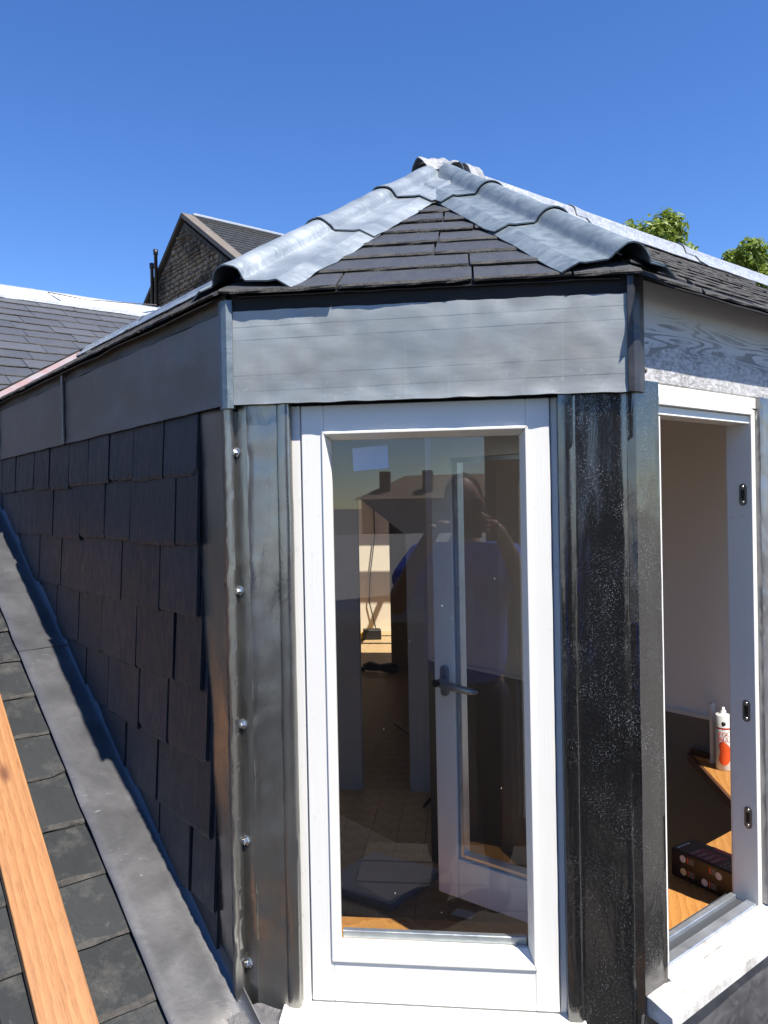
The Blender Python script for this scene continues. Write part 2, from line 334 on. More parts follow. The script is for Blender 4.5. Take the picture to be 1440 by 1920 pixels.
# ------------------------------------------------------------------ object helpers
WT = {}                                     # world translation of every parent
def link(o): sc.collection.objects.link(o); return o
def thing(name, label, cat, base, group=None):
    o = link(bpy.data.objects.new(name, None)); o.location = base; o.empty_display_size = .1
    o['label'] = label; o['category'] = cat
    if group: o['group'] = group
    WT[o] = Vector(base); return o
def tag(o, label, cat, group=None):
    o['label'] = label; o['category'] = cat
    if group: o['group'] = group
    return o
def adopt(o, parent, Mw=None):
    Mw = Mw or Matrix.Identity(4)
    if parent is not None:
        o.parent = parent; Mw = Matrix.Translation(-WT[parent]) @ Mw
    o.matrix_basis = Mw
def mesh_obj(name, verts, faces, mat, parent=None, smooth=False, Mw=None, mats=None, fm=None):
    me = bpy.data.meshes.new(name); me.from_pydata([tuple(v) for v in verts], [], faces)
    for mm in (mats or [mat]): me.materials.append(M[mm] if isinstance(mm, str) else mm)
    if fm: me.polygons.foreach_set('material_index', fm)
    if smooth: me.polygons.foreach_set('use_smooth', [True]*len(me.polygons))
    me.update()
    o = link(bpy.data.objects.new(name, me)); adopt(o, parent, Mw)
    WT[o] = (WT[parent] if False else Vector((0, 0, 0))) if Mw is None else Vector((0, 0, 0))
    return o
def bm_obj(name, bm, mat, parent=None, smooth=False, mats=None, recalc=True):
    if recalc: bmesh.ops.recalc_face_normals(bm, faces=bm.faces)
    me = bpy.data.meshes.new(name); bm.to_mesh(me); bm.free()
    for mm in (mats or [mat]): me.materials.append(M[mm])
    if smooth: me.polygons.foreach_set('use_smooth', [True]*len(me.polygons))
    o = link(bpy.data.objects.new(name, me)); adopt(o, parent); WT[o] = Vector((0, 0, 0)); return o
def solid(o, th, offset=-1):
    s = o.modifiers.new('thickness', 'SOLIDIFY'); s.thickness = th; s.offset = offset
    e = o.modifiers.new('crisp_edges', 'EDGE_SPLIT'); e.split_angle = math.radians(50); return o
def prism(bm, pts, vec, bev=0.0, mi=0):
    """closed polygon pts extruded by vec"""
    a = [bm.verts.new(p) for p in pts]; b = [bm.verts.new(Vector(p) + vec) for p in pts]
    fs = [bm.faces.new(a), bm.faces.new(b[::-1])]
    n = len(pts)
    for i in range(n): fs.append(bm.faces.new((a[i], b[i], b[(i + 1) % n], a[(i + 1) % n])))
    for f in fs: f.material_index = mi
    if bev:
        bmesh.ops.recalc_face_normals(bm, faces=fs)
        es = list({e for f in fs for e in f.edges})
        bmesh.ops.bevel(bm, geom=es, offset=bev, segments=1, affect='EDGES', profile=.5)
def obox(bm, O, A, B, C, bev=0.0, mi=0):
    """box from corner O with edge vectors A, B, C"""
    O, A, B, C = Vector(O), Vector(A), Vector(B), Vector(C)
    prism(bm, [O, O + A, O + A + B, O + B], C, bev, mi)
def box_obj(name, O, A, B, C, mat, parent=None, bev=0.0):
    bm = bmesh.new(); obox(bm, O, A, B, C, bev); return bm_obj(name, bm, mat, parent)
def sheet(name, rows, mat, parent, th=.0025, smooth=True):
    """rows: list of lists of points -> grid sheet with thickness"""
    nr, nc = len(rows), len(rows[0]); vs_ = [p for r_ in rows for p in r_]
    fs = [(i*nc + j, i*nc + j + 1, (i + 1)*nc + j + 1, (i + 1)*nc + j) for i in range(nr - 1) for j in range(nc - 1)]
    o = mesh_obj(name, vs_, fs, mat, parent, smooth)
    if th: solid(o, th, 0)
    return o
def tube(name, pts, rad, mat, parent=None, seg=8, smooth=True):
    pts = [Vector(p) for p in pts]; vs_ = []; fs = []
    rads = rad if isinstance(rad, (list, tuple)) else [rad]*len(pts)
    for i, p in enumerate(pts):
        t = (pts[min(i + 1, len(pts) - 1)] - pts[max(i - 1, 0)]).normalized()
        a = t.cross(Vector((0, 0, 1)) if abs(t.z) < .9 else Vector((1, 0, 0))).normalized(); b = t.cross(a)
        for k in range(seg):
            an = 2*math.pi*k/seg; vs_.append(p + (a*math.cos(an) + b*math.sin(an))*rads[i])
    for i in range(len(pts) - 1):
        for k in range(seg):
            fs.append((i*seg + k, i*seg + (k + 1) % seg, (i + 1)*seg + (k + 1) % seg, (i + 1)*seg + k))
    fs.append(tuple(range(seg))[::-1]); fs.append(tuple((len(pts) - 1)*seg + k for k in range(seg)))
    return mesh_obj(name, vs_, fs, mat, parent, smooth)
def lathe(name, prof, seg, mat, parent, Mw=None, smooth=True):
    vs_ = []; fs = []
    for r_, z_ in prof:
        for k in range(seg): a = 2*math.pi*k/seg; vs_.append((r_*math.cos(a), r_*math.sin(a), z_))
    for i in range(len(prof) - 1):
        for k in range(seg): fs.append((i*seg + k, i*seg + (k + 1) % seg, (i + 1)*seg + (k + 1) % seg, (i + 1)*seg + k))
    fs.append(tuple(range(seg))[::-1]); fs.append(tuple((len(prof) - 1)*seg + k for k in range(seg)))
    return mesh_obj(name, vs_, fs, mat, parent, smooth, Mw)

# ------------------------------------------------------------------ slates
def slate_geo(w, h, th, rg, chip=.0035, nseg=7):
    """local slate: x 0..w, tail edge at y=0, head at y=h, lying on z=0"""
    xs = [w*i/nseg for i in range(nseg + 1)]
    c0 = rg.uniform(0, .012) if rg.random() < .25 else 0; c1 = rg.uniform(0, .012) if rg.random() < .25 else 0
    sk = rg.uniform(-.004, .004)
    def y0(i): return sk*i/nseg + (c0 if i == 0 else 0) + (c1 if i == nseg else 0)
    lo = [(x, y0(i) + rg.uniform(0, chip), 0) for i, x in enumerate(xs)]
    md = [(x, y0(i) + rg.uniform(0, chip)*.8, th*rg.uniform(.45, .65)) for i, x in enumerate(xs)]
    tp = [(x, y0(i) + chip*.8 + rg.uniform(0, chip*2.2), th*rg.uniform(.95, 1.05)) for i, x in enumerate(xs)]
    ju = lambda: rg.uniform(-.002, .002)
    v = lo + md + tp + [(ju(), h, 0), (w + ju(), h, 0), (ju(), h, th), (w + ju(), h, th)]
    n = nseg + 1; A, B, C_, E_ = 3*n, 3*n + 1, 3*n + 2, 3*n + 3
    f = []; fm = []
    for i in range(nseg):
        f.append((i, i + 1, n + i + 1, n + i)); fm.append(1)
        f.append((n + i, n + i + 1, 2*n + i + 1, 2*n + i)); fm.append(1)
    f.append(tuple([2*n + i for i in range(n)] + [E_, C_])); fm.append(0)
    f.append(tuple([i for i in range(n)][::-1] + [A, B])); fm.append(0)
    f.append((0, n, 2*n, C_, A)); fm.append(1); f.append((nseg, B, E_, 2*n + nseg, n + nseg)); fm.append(1)
    f.append((A, C_, E_, B)); fm.append(0)
    return v, f, fm
def put_slate(parent, Mw, w, h, th, rg, mats, clips=(), chip=.0035):
    v, f, fm = slate_geo(w, h, th, rg, chip)
    wv = [Mw @ Vector(p) for p in v]; cut = False
    for P, N in clips:
        ds = [(p - P).dot(N) for p in wv]
        if min(ds) > -1e-4: return None
        if max(ds) > 1e-4: cut = True
    me = bpy.data.meshes.new('slate'); me.from_pydata(v, [], f); me.polygons.foreach_set('material_index', fm)
    if cut:
        bm = bmesh.new(); bm.from_mesh(me); Mi = Mw.inverted()
        for P, N in clips:
            n_ = (Mi.to_3x3() @ N).normalized()
            g = bm.verts[:] + bm.edges[:] + bm.faces[:]
            r_ = bmesh.ops.bisect_plane(bm, geom=g, plane_co=Mi @ P, plane_no=n_, clear_outer=True)
            be = [e for e in bm.edges if e.is_boundary]
            if be: bmesh.ops.holes_fill(bm, edges=be, sides=0)
        if len(bm.faces) < 4: bm.free(); return None
        bm.to_mesh(me); bm.free()
    for mm in mats: me.materials.append(M[mm])
    o = link(bpy.data.objects.new('slate', me)); adopt(o, parent, Mw); WT[o] = Vector((0, 0, 0)); return o
def frame(O, U, V, N): return Matrix(((U.x, V.x, N.x, O.x), (U.y, V.y, N.y, O.y), (U.z, V.z, N.z, O.z), (0, 0, 0, 1)))
def lay(parent, O, U, V, N, rows, expo, urange, wr, th, mats, clips=(), seed=1, vjit=.004, hk=1.95, gap=.003, chip=.0035, starts=None):
    rg = random.Random(seed); cnt = 0
    a = math.atan(th*1.05/expo)
    for k in rows:
        ua, ub = urange(k)
        u = ua - (rg.uniform(0, wr[1]) if starts is None else 0); first = starts is not None
        while u < ub:
            w = rg.uniform(*wr)
            if starts is not None and first: w *= starts[k % len(starts)]; first = False
            da = a + rg.uniform(-.006, .012)
            V2 = V*math.cos(da) - N*math.sin(da); N2 = N*math.cos(da) + V*math.sin(da)
            ry = rg.uniform(-.008, .008)
            U2 = (U*math.cos(ry) + V2*math.sin(ry)).normalized(); V3 = N2.cross(U2)
            O2 = O + U2*0 + U*u + V*(k*expo + rg.uniform(-vjit, vjit)) + N*(th*1.12 + rg.uniform(0, .0015))
            if put_slate(parent, frame(O2, U2, V3, N2), w - gap, expo*hk, th, rg, mats, clips, chip): cnt += 1
            u += w
    return cnt

# ================================================================== SETTING
gr = mesh_obj('ground', [(-3000, -3000, GROUND), (3000, -3000, GROUND), (3000, 3000, GROUND), (-3000, 3000, GROUND)], [(0, 1, 2, 3)], 'ground')
gr['kind'] = 'structure'; gr['label'] = 'dark ground far below the roofs'

# ------------------------------------------------------------------ main roof (slope on the left, running up past the dormer)
TR = 4.589                                                  # t of its ridge
mroof = thing('main_roof', 'big slate roof slope climbing past the dormer on the left', 'roof', main(0, .3, -.2))
bm = bmesh.new()
prism(bm, [main(-3.0, 4.0, -.006), main(-3.0, .0, -.006), main(3.2, .0, -.006), main(3.2, 4.0, -.006)], -MN*.12)
bm_obj('roof_deck', bm, 'deck', mroof)
bm = bmesh.new()
prism(bm, [main(-3.0, -.02, -.006), main(-3.0, -3.2, -.006), main(-.75, -3.2, -.006), main(-.75, -.02, -.006)], -MN*.12)
bm_obj('roof_deck', bm, 'deck', mroof)
bm = bmesh.new()
prism(bm, [main(3.2+.004, 4.0, -.006), main(3.2+.004, -.0, -.006), main(3.2+.004, -2.2, -.006), main(TR, -4.5, -.006), main(TR, 4.0, -.006)], -MN*.12)
bm_obj('roof_deck', bm, 'deck', mroof)
BN = (D*SLOPE + UP).normalized(); BV = (D - UP*SLOPE).normalized()  # far side of the main ridge
bm = bmesh.new(); e0 = main(TR, 4.0, -.006); e1 = main(TR, -4.5, -.006)
prism(bm, [e0, e1, e1 + BV*3, e0 + BV*3], -BN*.12); bm_obj('roof_deck', bm, 'felt', mroof)
# near slates: courses along R, tails at t = .065 + .13 k
EX = .13*MC
def near_clip(): return [(left(0, .085, 0), -NL)]
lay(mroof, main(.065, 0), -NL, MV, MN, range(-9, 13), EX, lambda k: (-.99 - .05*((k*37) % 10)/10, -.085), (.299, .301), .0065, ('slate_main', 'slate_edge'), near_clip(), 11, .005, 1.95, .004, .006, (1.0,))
# upper slates, seen above the dormer's own roof
VB = main(0, 0)
pv = APEX.z; tm = (pv - Z0)/SLOPE
valley_top = Vector((0, 0, 0))
vt = Vector((APEX.x, APEX.y, 0)) + D*(tm - (APEX - L0).dot(D)); vt.z = pv     # dormer ridge meets main roof
ve = L0 + D*((ZEAVE - Z0)/SLOPE) + UP*ZEAVE                                   # dormer eave meets main roof
vdir = (vt - ve).normalized(); vn = MN.cross(vdir).normalized()
if vn.dot(D) > 0: vn = -vn                                                    # pointing down-slope, to the dormer side
vclip = (ve - vn*.055, vn)
k0 = int((2.2 - .065)/.13)
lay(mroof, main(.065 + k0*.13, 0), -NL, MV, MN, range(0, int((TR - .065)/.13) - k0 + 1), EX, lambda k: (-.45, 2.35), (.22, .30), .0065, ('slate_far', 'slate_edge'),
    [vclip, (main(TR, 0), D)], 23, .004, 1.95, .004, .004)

# ------------------------------------------------------------------ zinc ridge / hip caps
def cap(parent, A, B, n1, s1, n2, s2, joints, rad, w1, w2, mats, lift=.012, wob=.003, endflare=.0, seed=0, name='hip_cap'):
    """A bottom, B top; n/s: roof plane normals and a direction pointing into each plane's side"""
    h = (B - A).normalized(); L = (B - A).length
    e1 = n1.cross(h); e1 = e1 if e1.dot(s1) > 0 else -e1
    e2 = n2.cross(h); e2 = e2 if e2.dot(s2) > 0 else -e2
    e1.normalize(); e2.normalize()
    Nv = (n1 + n2).normalized(); X = (e1 - e2); X = (X - X.dot(Nv)*Nv - X.dot(h)*h).normalized()
    NA = 13; out = []
    for pi in range(len(joints) - 1):
        a, b = joints[pi]*L, joints[pi + 1]*L
        b2 = b + .035 if pi < len(joints) - 2 else b
        ns = max(8, int((b2 - a)/.018)); rows = []
        for i in range(ns + 1):
            s = a + (b2 - a)*i/ns
            fl = max(0, 1 - (s - a)/.07)*(.006 if pi else endflare) - max(0, (s - b)/.035)*.003
            def prof(e, n, w):
                return [e*w + n*(lift*.78 + fl), e*(w - .032) + n*(lift*1.42 + fl), e*(w - .0325) + n*(lift*1.42 + fl), e*(w*.5 + rad*.5) + n*(lift*1.30 + fl), e*(rad*1.02) + n*(lift*1.25 + fl)]
            P = prof(e1, n1, w1)
            r2 = rad + fl
            for q in range(1, NA):
                an = math.pi*q/NA
                P.append(X*(r2*math.cos(an)) + Nv*(lift*.75 + r2*math.sin(an)*1.0))
            P += prof(e2, n2, w2)[::-1]
            row = []
            for j, p in enumerate(P):
                c_ = A + h*s + p
                d_ = nz(c_ + Vector((seed*7.1, 0, pi*3.3)), 9)*wob + nz(c_ + Vector((seed*3, 2, 0)), 28)*wob*.5
                edge = 1.6 if j in (0, len(P) - 1) else 1
                skew = h*(nz(Vector((j*.35, seed, pi)), 1.0)*.010) if i in (0,) else Vector((0, 0, 0))
                row.append(c_ + Nv*(d_*edge) + skew)
            rows.append(row)
        out.append(sheet(name, rows, mats[pi % len(mats)], parent, .0028))
    return out
def ridge_n(v, sgn): return v

# main roof ridge
rA, rB = main(TR, 3.9), main(TR, -4.4)
cap(mroof, rA, rB, MN, -D, BN, D, [0, .18, .36, .54, .685, .83, 1.0], .05, .15, .15, ['galv'], .016, .002, seed=5, name='ridge_cap')
# thin wire by the ridge
tube('lightning_wire', [main(TR - .02, -.95, .06), main(TR - .10, -1.2, .07), main(TR - .09, -1.45, .085), main(TR - .03, -1.75, .09)], .004, 'lead_shade', mroof, 6)

# ================================================================== DORMER
dormer = thing('dormer', 'lead and slate clad corner dormer with hipped slate roof and white windows', 'dormer', Vector((0, .6, Z0)))
# ---- shell: wall cores
shell = bmesh.new()
obox(shell, front(-.3533, -.012, -1.6), Vector((.1013, 0, 0)), Vector((0, .09, 0)), Vector((0, 0, 1.78)))
obox(shell, front(.2335, -.012, -1.6), Vector((.1133, 0, 0)), Vector((0, .07, 0)), Vector((0, 0, 1.78)))
obox(shell, front(-.353, -.012, .188), Vector((.70, 0, 0)), Vector((0, .09, 0)), Vector((0, 0, .19)))
obox(shell, front(-.2515, -.012, -1.6), Vector((.4845, 0, 0)), Vector((0, .07, 0)), Vector((0, 0, .64)))
bm_obj('front_wall', shell, 'felt', dormer)
shell = bmesh.new()
obox(shell, right(.012, -.012, -1.8), R*.05, -NR*.05, UP*1.98)
obox(shell, right(.46, -.012, -1.8), R*.10, -NR*.05, UP*1.98)
obox(shell, right(1.18, -.012, -1.8), R*.23, -NR*.05, UP*1.98)
obox(shell, right(.56, -.012, -1.8), R*.62, -NR*.04, UP*.93)
obox(shell, right(.012, -.014, .216), R*1.4, -NR*.05, UP*.16)
obox(shell, right(.0625, -.012, -1.8), R*.397, -NR*.04, UP*.90)
bm_obj('window_wall', shell, 'felt', dormer)
cheek = bmesh.new()
prism(cheek, [left(.012, -.006, -1.25), left(.012, -.006, .36), left(2.62, -.006, .36), left(2.62, -.006, .26)], -NL*.07)
cheek = bm_obj('cheek_wall', cheek, 'felt', dormer)
# ---- cheek slates: level courses, tails at .069 - .1425 k
base_clip = (main(0, 0, .036), -MN)
rows_z = [.069 - .1425*k for k in range(8)]
rgc = random.Random(31)
cnt = 0
for k in range(0, 8):
    zt = .069 - .1425*k
    u = .122 + (0 if zt > -.3 else max(-.045, (zt + .3)*.085)) + rgc.uniform(-.004, .004); first = True
    tmax = (zt + .16 - Z0)/SLOPE + .1
    while u < min(tmax, 2.5):
        w = rgc.uniform(.15, .27)
        if first: w *= (.55, 1.0, .62, .9, .48, .8, 1.1, .5, .7)[k + 1]
        th = .007
        a = math.atan(th*1.1/.1425) + rgc.uniform(-.006, .009)
        V2 = UP*math.cos(a) - NL*math.sin(a); N2 = NL*math.cos(a) + UP*math.sin(a)
        ry = rgc.uniform(-.010, .010)
        U2 = (D*math.cos(ry) + V2*math.sin(ry)).normalized(); V3 = N2.cross(U2)
        # slate x axis runs along -D so that the frame stays right handed
        O2 = left(u + w - .004, .004 + th*1.1 + rgc.uniform(0, .003), zt + rgc.uniform(-.005, .004))
        Mx = frame(O2, -U2, V2, N2)
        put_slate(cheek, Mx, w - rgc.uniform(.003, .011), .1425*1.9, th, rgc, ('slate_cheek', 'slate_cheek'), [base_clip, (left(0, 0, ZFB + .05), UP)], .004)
        u += w; first = False

# ---- fascia on the cheek: three lead panels with welts
fas = bmesh.new()
obox(fas, left(-.012, -.004, ZFB - .01), D*2.62, NL*-.02, UP*(ZEAVE - ZFB))
bm_obj('fascia_board', fas, 'felt', dormer)
def wall_panel(name, f0, f1, z0_, z1_, place, mat, nx=24, nzv=8, amp=.0025, seed=0, lip=.002, th=.003):
    rows = []
    for i in range(nzv + 1):
        z_ = z0_ + (z1_ - z0_)*i/nzv
        rows.append([place(f0 + (f1 - f0)*j/nx, amp*nz(Vector((j*.35 + seed*9.3, i*.5, seed)), 1.0) + (lip if i == 0 else 0), z_ + (nz(Vector((j*.3, seed, 1)), 1)*.002 if i in (0, nzv) else 0)) for j in range(nx + 1)])
    return sheet(name, rows, mat, dormer, th)
LO = .018
for i, (a, b) in enumerate(((.004, .955), (.962, 1.713), (1.720, 2.6))):
    wall_panel('fascia_panel', a, b, ZFB, ZFT - .002, lambda t, o, z: left(t - .012, o + LO, z), 'lead_shade', 26, 8, .003, i)
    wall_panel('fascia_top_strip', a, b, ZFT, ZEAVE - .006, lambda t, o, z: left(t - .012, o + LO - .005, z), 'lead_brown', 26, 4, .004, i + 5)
for t in (.947, 1.705):
    bm = bmesh.new(); obox(bm, left(t - .006, LO + .001, ZFB - .002), D*.010, NL*.010, UP*(ZEAVE - ZFB - .005), .003); bm_obj('fascia_welt', bm, 'lead_shade', dormer)
# ---- front fascia
FO = .020
wall_panel('fascia_panel', -.352, .355, ZFB, ZFT, lambda x, o, z: front(x, o*1.0 + FO + .0015*nz(Vector((x*9, z*5, 4))), z), 'lead_front', 60, 12, .0024, 3)
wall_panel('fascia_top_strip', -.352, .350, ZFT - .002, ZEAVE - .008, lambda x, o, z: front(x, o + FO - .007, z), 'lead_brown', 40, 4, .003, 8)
bm = bmesh.new(); obox(bm, front(-.355, -.005, ZFB + .002), Vector((.71, 0, 0)), Vector((0, -.022, 0)), UP*(ZEAVE - ZFB - .004)); bm_obj('fascia_board', bm, 'felt', dormer)
# bright corner batten at the left end, black lead return at the right end
bm = bmesh.new()
cpl = [left(.004, LO + .003, ZFB - .006), left(-.008, LO + .004, ZFB - .006), front(-.362, FO + .008, ZFB - .006), front(-.352, FO + .004, ZFB - .006), front(-.353, FO - .012, ZFB - .006), left(.004, LO - .01, ZFB - .006)]
prism(bm, cpl, UP*(ZEAVE - ZFB - .014)); bm_obj('corner_batten', bm, 'zinc_hip_b', dormer)
bm = bmesh.new()
cpr = [front(.352, FO + .006, ZFB), front(.362, FO + .007, ZFB), front(.3735, FO - .001, ZFB), right(.020, .012, ZFB), right(.020, -.004, ZFB), front(.350, 0, ZFB)]
prism(bm, cpr, UP*(ZEAVE - ZFB)); bm_obj('corner_return', bm, 'lead_dark', dormer)
# ---- right fascia: bare board with peeling paint
ZRB = .2135
bm = bmesh.new(); obox(bm, right(.022, .0, ZRB), R*1.3, -NR*.012, UP*(.397 - ZRB), .002); bm_obj('painted_fascia_board', bm, 'peel', dormer)
for u_, z_ in ((.034, .237), (.041, .234)):
    lathe('rusty_nail', [(.0032, 0), (.0038, .001), (.002, .002)], 8, 'cope', dormer, Matrix.Translation(right(u_, .0005, z_)) @ NR.to_track_quat('Z', 'Y').to_matrix().to_4x4())

# ---- roof planes
FP = Vector((0, -(APEX.z - ZEAVE), APEX.y)).normalized()          # front slope normal
pit = (APEX.z - ZEAVE)/APEX.y
LPn = (NL*pit + UP).normalized(); RPn = (NR*pit + UP).normalized(); FPn = (FN*pit + UP).normalized()
LPv = (-NL + UP*pit).normalized(); RPv = (-NR + UP*pit).normalized(); FPv = (-FN + UP*pit).normalized()
cL = Vector((-W/2, 0, ZEAVE)); cR = Vector((W/2, 0, ZEAVE))
roof = bmesh.new()
endL = APEX + D*(tm - (APEX - L0).dot(D) + .3)
endR = APEX + R*2.0
eL = cL + D*2.55; eR = cR + R*2.4
def slab(pts, n): prism(roof, [Vector(p) for p in pts], -n*.018)
slab([cL, cR, APEX], FPn); slab([cL, APEX, endL, eL], LPn); slab([cR, eR, endR, APEX], RPn)
bl = (NL + UP*0); 
LBn = (-NL*pit + UP).normalized(); RBn = (-NR*pit + UP).normalized()
lb = (-NL - UP*pit); rb = (-NR - UP*pit)
slab([APEX, endL, endL + lb*.22, APEX + lb*.22], LBn); slab([APEX, APEX + rb*.22, endR + rb*.22, endR], RBn)
roof = bm_obj('roof', roof, 'felt', dormer)
hipL = (APEX - cL).normalized(); hipR = (APEX - cR).normalized()
def vplane(P, h, away): # vertical plane through the hip, outward towards 'away'
    n_ = Vector((h.y, -h.x, 0)).normalized(); n_ = n_ if n_.dot(away) > 0 else -n_
    return (P, n_)
ex = .098
o_v = -.036
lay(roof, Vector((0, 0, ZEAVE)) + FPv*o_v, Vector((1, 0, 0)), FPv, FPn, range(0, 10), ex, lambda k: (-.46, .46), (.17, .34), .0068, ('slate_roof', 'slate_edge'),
    [vplane(cL, hipL, Vector((-1, 0, 0))), vplane(cR, hipR, Vector((1, 0, 0)))], 5, .004, 1.9, .004, .004)
lay(roof, cL + LPv*-.045, -D, LPv, LPn, range(0, 11), ex, lambda k: (-2.9, .1), (.18, .30), .0070, ('slate_roof', 'slate_edge'),
    [vplane(cL, hipL, Vector((1, 0, 0))), (APEX, -NL), (ve + vn*.035, -vn)], 6, .005, 1.9, .004, .007)
lay(roof, cR + RPv*-.078, R, RPv, RPn, range(0, 12), ex, lambda k: (-.1, 1.75), (.18, .30), .0070, ('slate_roof', 'slate_edge'),
    [vplane(cR, hipR, Vector((-1, 0, 0))), (APEX, -NR)], 8, .005, 1.9, .004, .007)
# under-eave felt strips; right one reaches past the slates to straighten their shadow
sheet('eave_felt', [[cR + R*(.02 + i*.1) + RPv*(-.084) + RPn*.004 + UP*(nz(Vector((i*.7, 0, 0)))*.002) for i in range(14)], [cR + R*(.02 + i*.1) + RPv*.03 + RPn*.002 for i in range(14)]], 'lead_dark', dormer, .002)
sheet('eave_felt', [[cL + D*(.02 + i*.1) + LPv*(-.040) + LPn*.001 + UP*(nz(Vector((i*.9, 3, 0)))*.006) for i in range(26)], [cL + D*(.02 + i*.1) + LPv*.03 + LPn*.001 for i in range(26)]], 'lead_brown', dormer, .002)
sheet('eave_felt', [[Vector((-.34 + .04*i, 0, ZEAVE)) + FPv*(-.030) + FPn*.0 + UP*(nz(Vector((i*.9, 7, 0)))*.002) for i in range(18)], [Vector((-.34 + .04*i, 0, ZEAVE)) + FPv*.03 for i in range(18)]], 'lead_dark', dormer, .002)
# hip caps (three lapped lengths each) and ridges
cap(dormer, cL + hipL*.010 - UP*.004, APEX - hipL*.03 - UP*.004, FPn, Vector((1, 0, 0)), LPn, D, [0, .335, .66, 1.0], .036, .130, .10, ['zinc_hip'], .021, .0026, .001, seed=1)
cap(dormer, cR + hipR*.012 - UP*.004, APEX - hipR*.03 - UP*.004, FPn, Vector((-1, 0, 0)), RPn, R, [0, .30, .64, 1.0], .036, .126, .10, ['zinc_hip_b'], .021, .0012, .002, seed=2)
cap(dormer, APEX + R*.10 + UP*.000, endR + UP*.000, RPn, NR, RBn, -NR, [0, .26, .62, 1.0], .036, .110, .110, ['galv'], .020, .001, seed=3, name='ridge_cap')
cap(dormer, APEX + D*.10 + UP*.006, endL - D*.28 + UP*.006, LPn, NL, LBn, -NL, [0, .35, .7, 1.0], .026, .10, .10, ['zinc_hip'], .018, .0012, seed=4, name='ridge_cap')
# crumpled lead saddle over the apex
def roll_h(P2, A, dirn, slope, rad, lift):
    d2 = Vector((dirn.x, dirn.y)).normalized(); q = P2 - Vector((A.x, A.y)); s = max(q.dot(d2), -.02); e = abs(q.x*d2.y - q.y*d2.x)
    zl = A.z + s*slope
    return zl + lift + (math.sqrt(max(rad*rad - e*e, 0))*1.05 if e < rad else -(e - rad)*.9)
rowsA = []
NG = 30
sl_h = -hipL.z/math.hypot(hipL.x, hipL.y)
for i in range(NG + 1):
    row = []
    for j in range(NG + 1):
        a_ = (j/NG*2 - 1); b_ = (i/NG*2 - 1)
        # square -> disc
        px = a_*math.sqrt(1 - b_*b_/2)*.080; py = b_*math.sqrt(1 - a_*a_/2)*.075 - .016
        ed = 1 + .18*nz(Vector((math.atan2(b_, a_ + 1e-6)*1.3, 0, 4)))
        px *= ed; py *= ed
        P2 = Vector((APEX.x + px, APEX.y + py))
        zs = [roll_h(P2, APEX, -hipL, sl_h, .048, .014), roll_h(P2, APEX, -hipR, sl_h, .048, .014), roll_h(P2, APEX, R, 0, .044, .008), roll_h(P2, APEX, D, 0, .034, .002)]
        zs.append(APEX.z + .026 - pit*max(0, -py))
        kk = 120.0; z_ = math.log(sum(math.exp(kk*(q - zs[0])) for q in zs))/kk + zs[0] - .013
        z_ += nz(Vector((px, py, 0)), 40)*.007 + nz(Vector((px, py, 3)), 90)*.003 - .010*max(0, math.hypot(a_, b_) - .8)
        row.append(Vector((P2.x, P2.y, z_)))
    rowsA.append(row)
sheet('apex_saddle', rowsA, 'lead_cap', dormer, .003)
# small grey patch on the right ridge next to the saddle
rp = []
for i in range(9):
    row = []
    for j in range(13):
        e = -.075 + .15*j/12; s_ = .085 + .06*i/8
        P = APEX + R*s_ + NR*e
        z_ = APEX.z + (.021 + math.sqrt(max(.046**2 - e*e, 0)) if abs(e) < .046 else .021 - (abs(e) - .046)*.6)
        row.append(Vector((P.x, P.y, z_ + nz(Vector((i*.6, j*.6, 2)))*.003)))
    rp.append(row)
sheet('ridge_patch', rp, 'lead_cap', dormer, .003)
# valley lead between the dormer roof and the main roof
vv = []
for i in range(20):
    P = ve - vdir*.3 + vdir*((vt - ve).length + .3)*i/19
    vv.append([P - vn*.12 - MN*.001, P - vn*.05 - MN*.002, P - MN*.002, P + vn*.05 + MN*.006])
sheet('valley_gutter', vv, 'pinklead', dormer, .003)

# ---- left corner pillar
def extr(name, path, z0_, z1_, mat, nzv=60, amp=.002, seed=0, zends=None, th=.002, close=False):
    rows = []
    for i in range(nzv + 1):
        row = []
        for j, (x, y) in enumerate(path):
            za = z0_ + (zends[j] if zends else 0)
            z_ = za + (z1_ - za)*i/nzv
            dx = amp*nz(Vector((j*.8 + seed*5.7, z_*7, 0))) + amp*.6*nz(Vector((j*.3, z_*23, seed)))
            dy = amp*nz(Vector((j*.8 + seed*5.7, z_*9, 3))) + amp*.6*nz(Vector((j*.5, z_*27, seed + 4)))
            row.append(Vector((x + dx*.6, y + dy, z_)))
        rows.append(row)
    return sheet(name, rows, mat, dormer, th)
def xy(v): return (v.x, v.y)
# sheet on the cheek side, tucked under the slates, folded at the corner
pl = [xy(left(t, .006, 0)) for t in (.17, .13, .10, .06, .03, .014)] + [xy(left(.006, .010, 0)), xy(left(.0, .014, 0)), xy(left(-.006, .014, 0))]
extr('corner_cladding', pl, -.925, ZFB + .01, 'pillar_l', 80, .0022, 1)
# vertical welt with hammered bumps
wv = []
for i in range(121):
    z_ = -.925 + (ZFB + .004 + .925)*i/120
    b_ = .0022*nz(Vector((0, 0, z_*26))) + .0014*nz(Vector((5, 0, z_*60)))*(1 if nz(Vector((3, 0, z_*5))) > 0 else .2)
    lean = .006*(z_ + .4)
    wv.append([left(.010, .010, z_), left(.004, .018 + b_, z_), left(-.008, .019 + b_*1.5, z_), front(-.367 - lean*0, .012 + b_, z_), front(-.3605, .008, z_), front(-.359, -.002, z_)])
sheet('corner_welt', wv, 'pillar_l', dormer, .002)
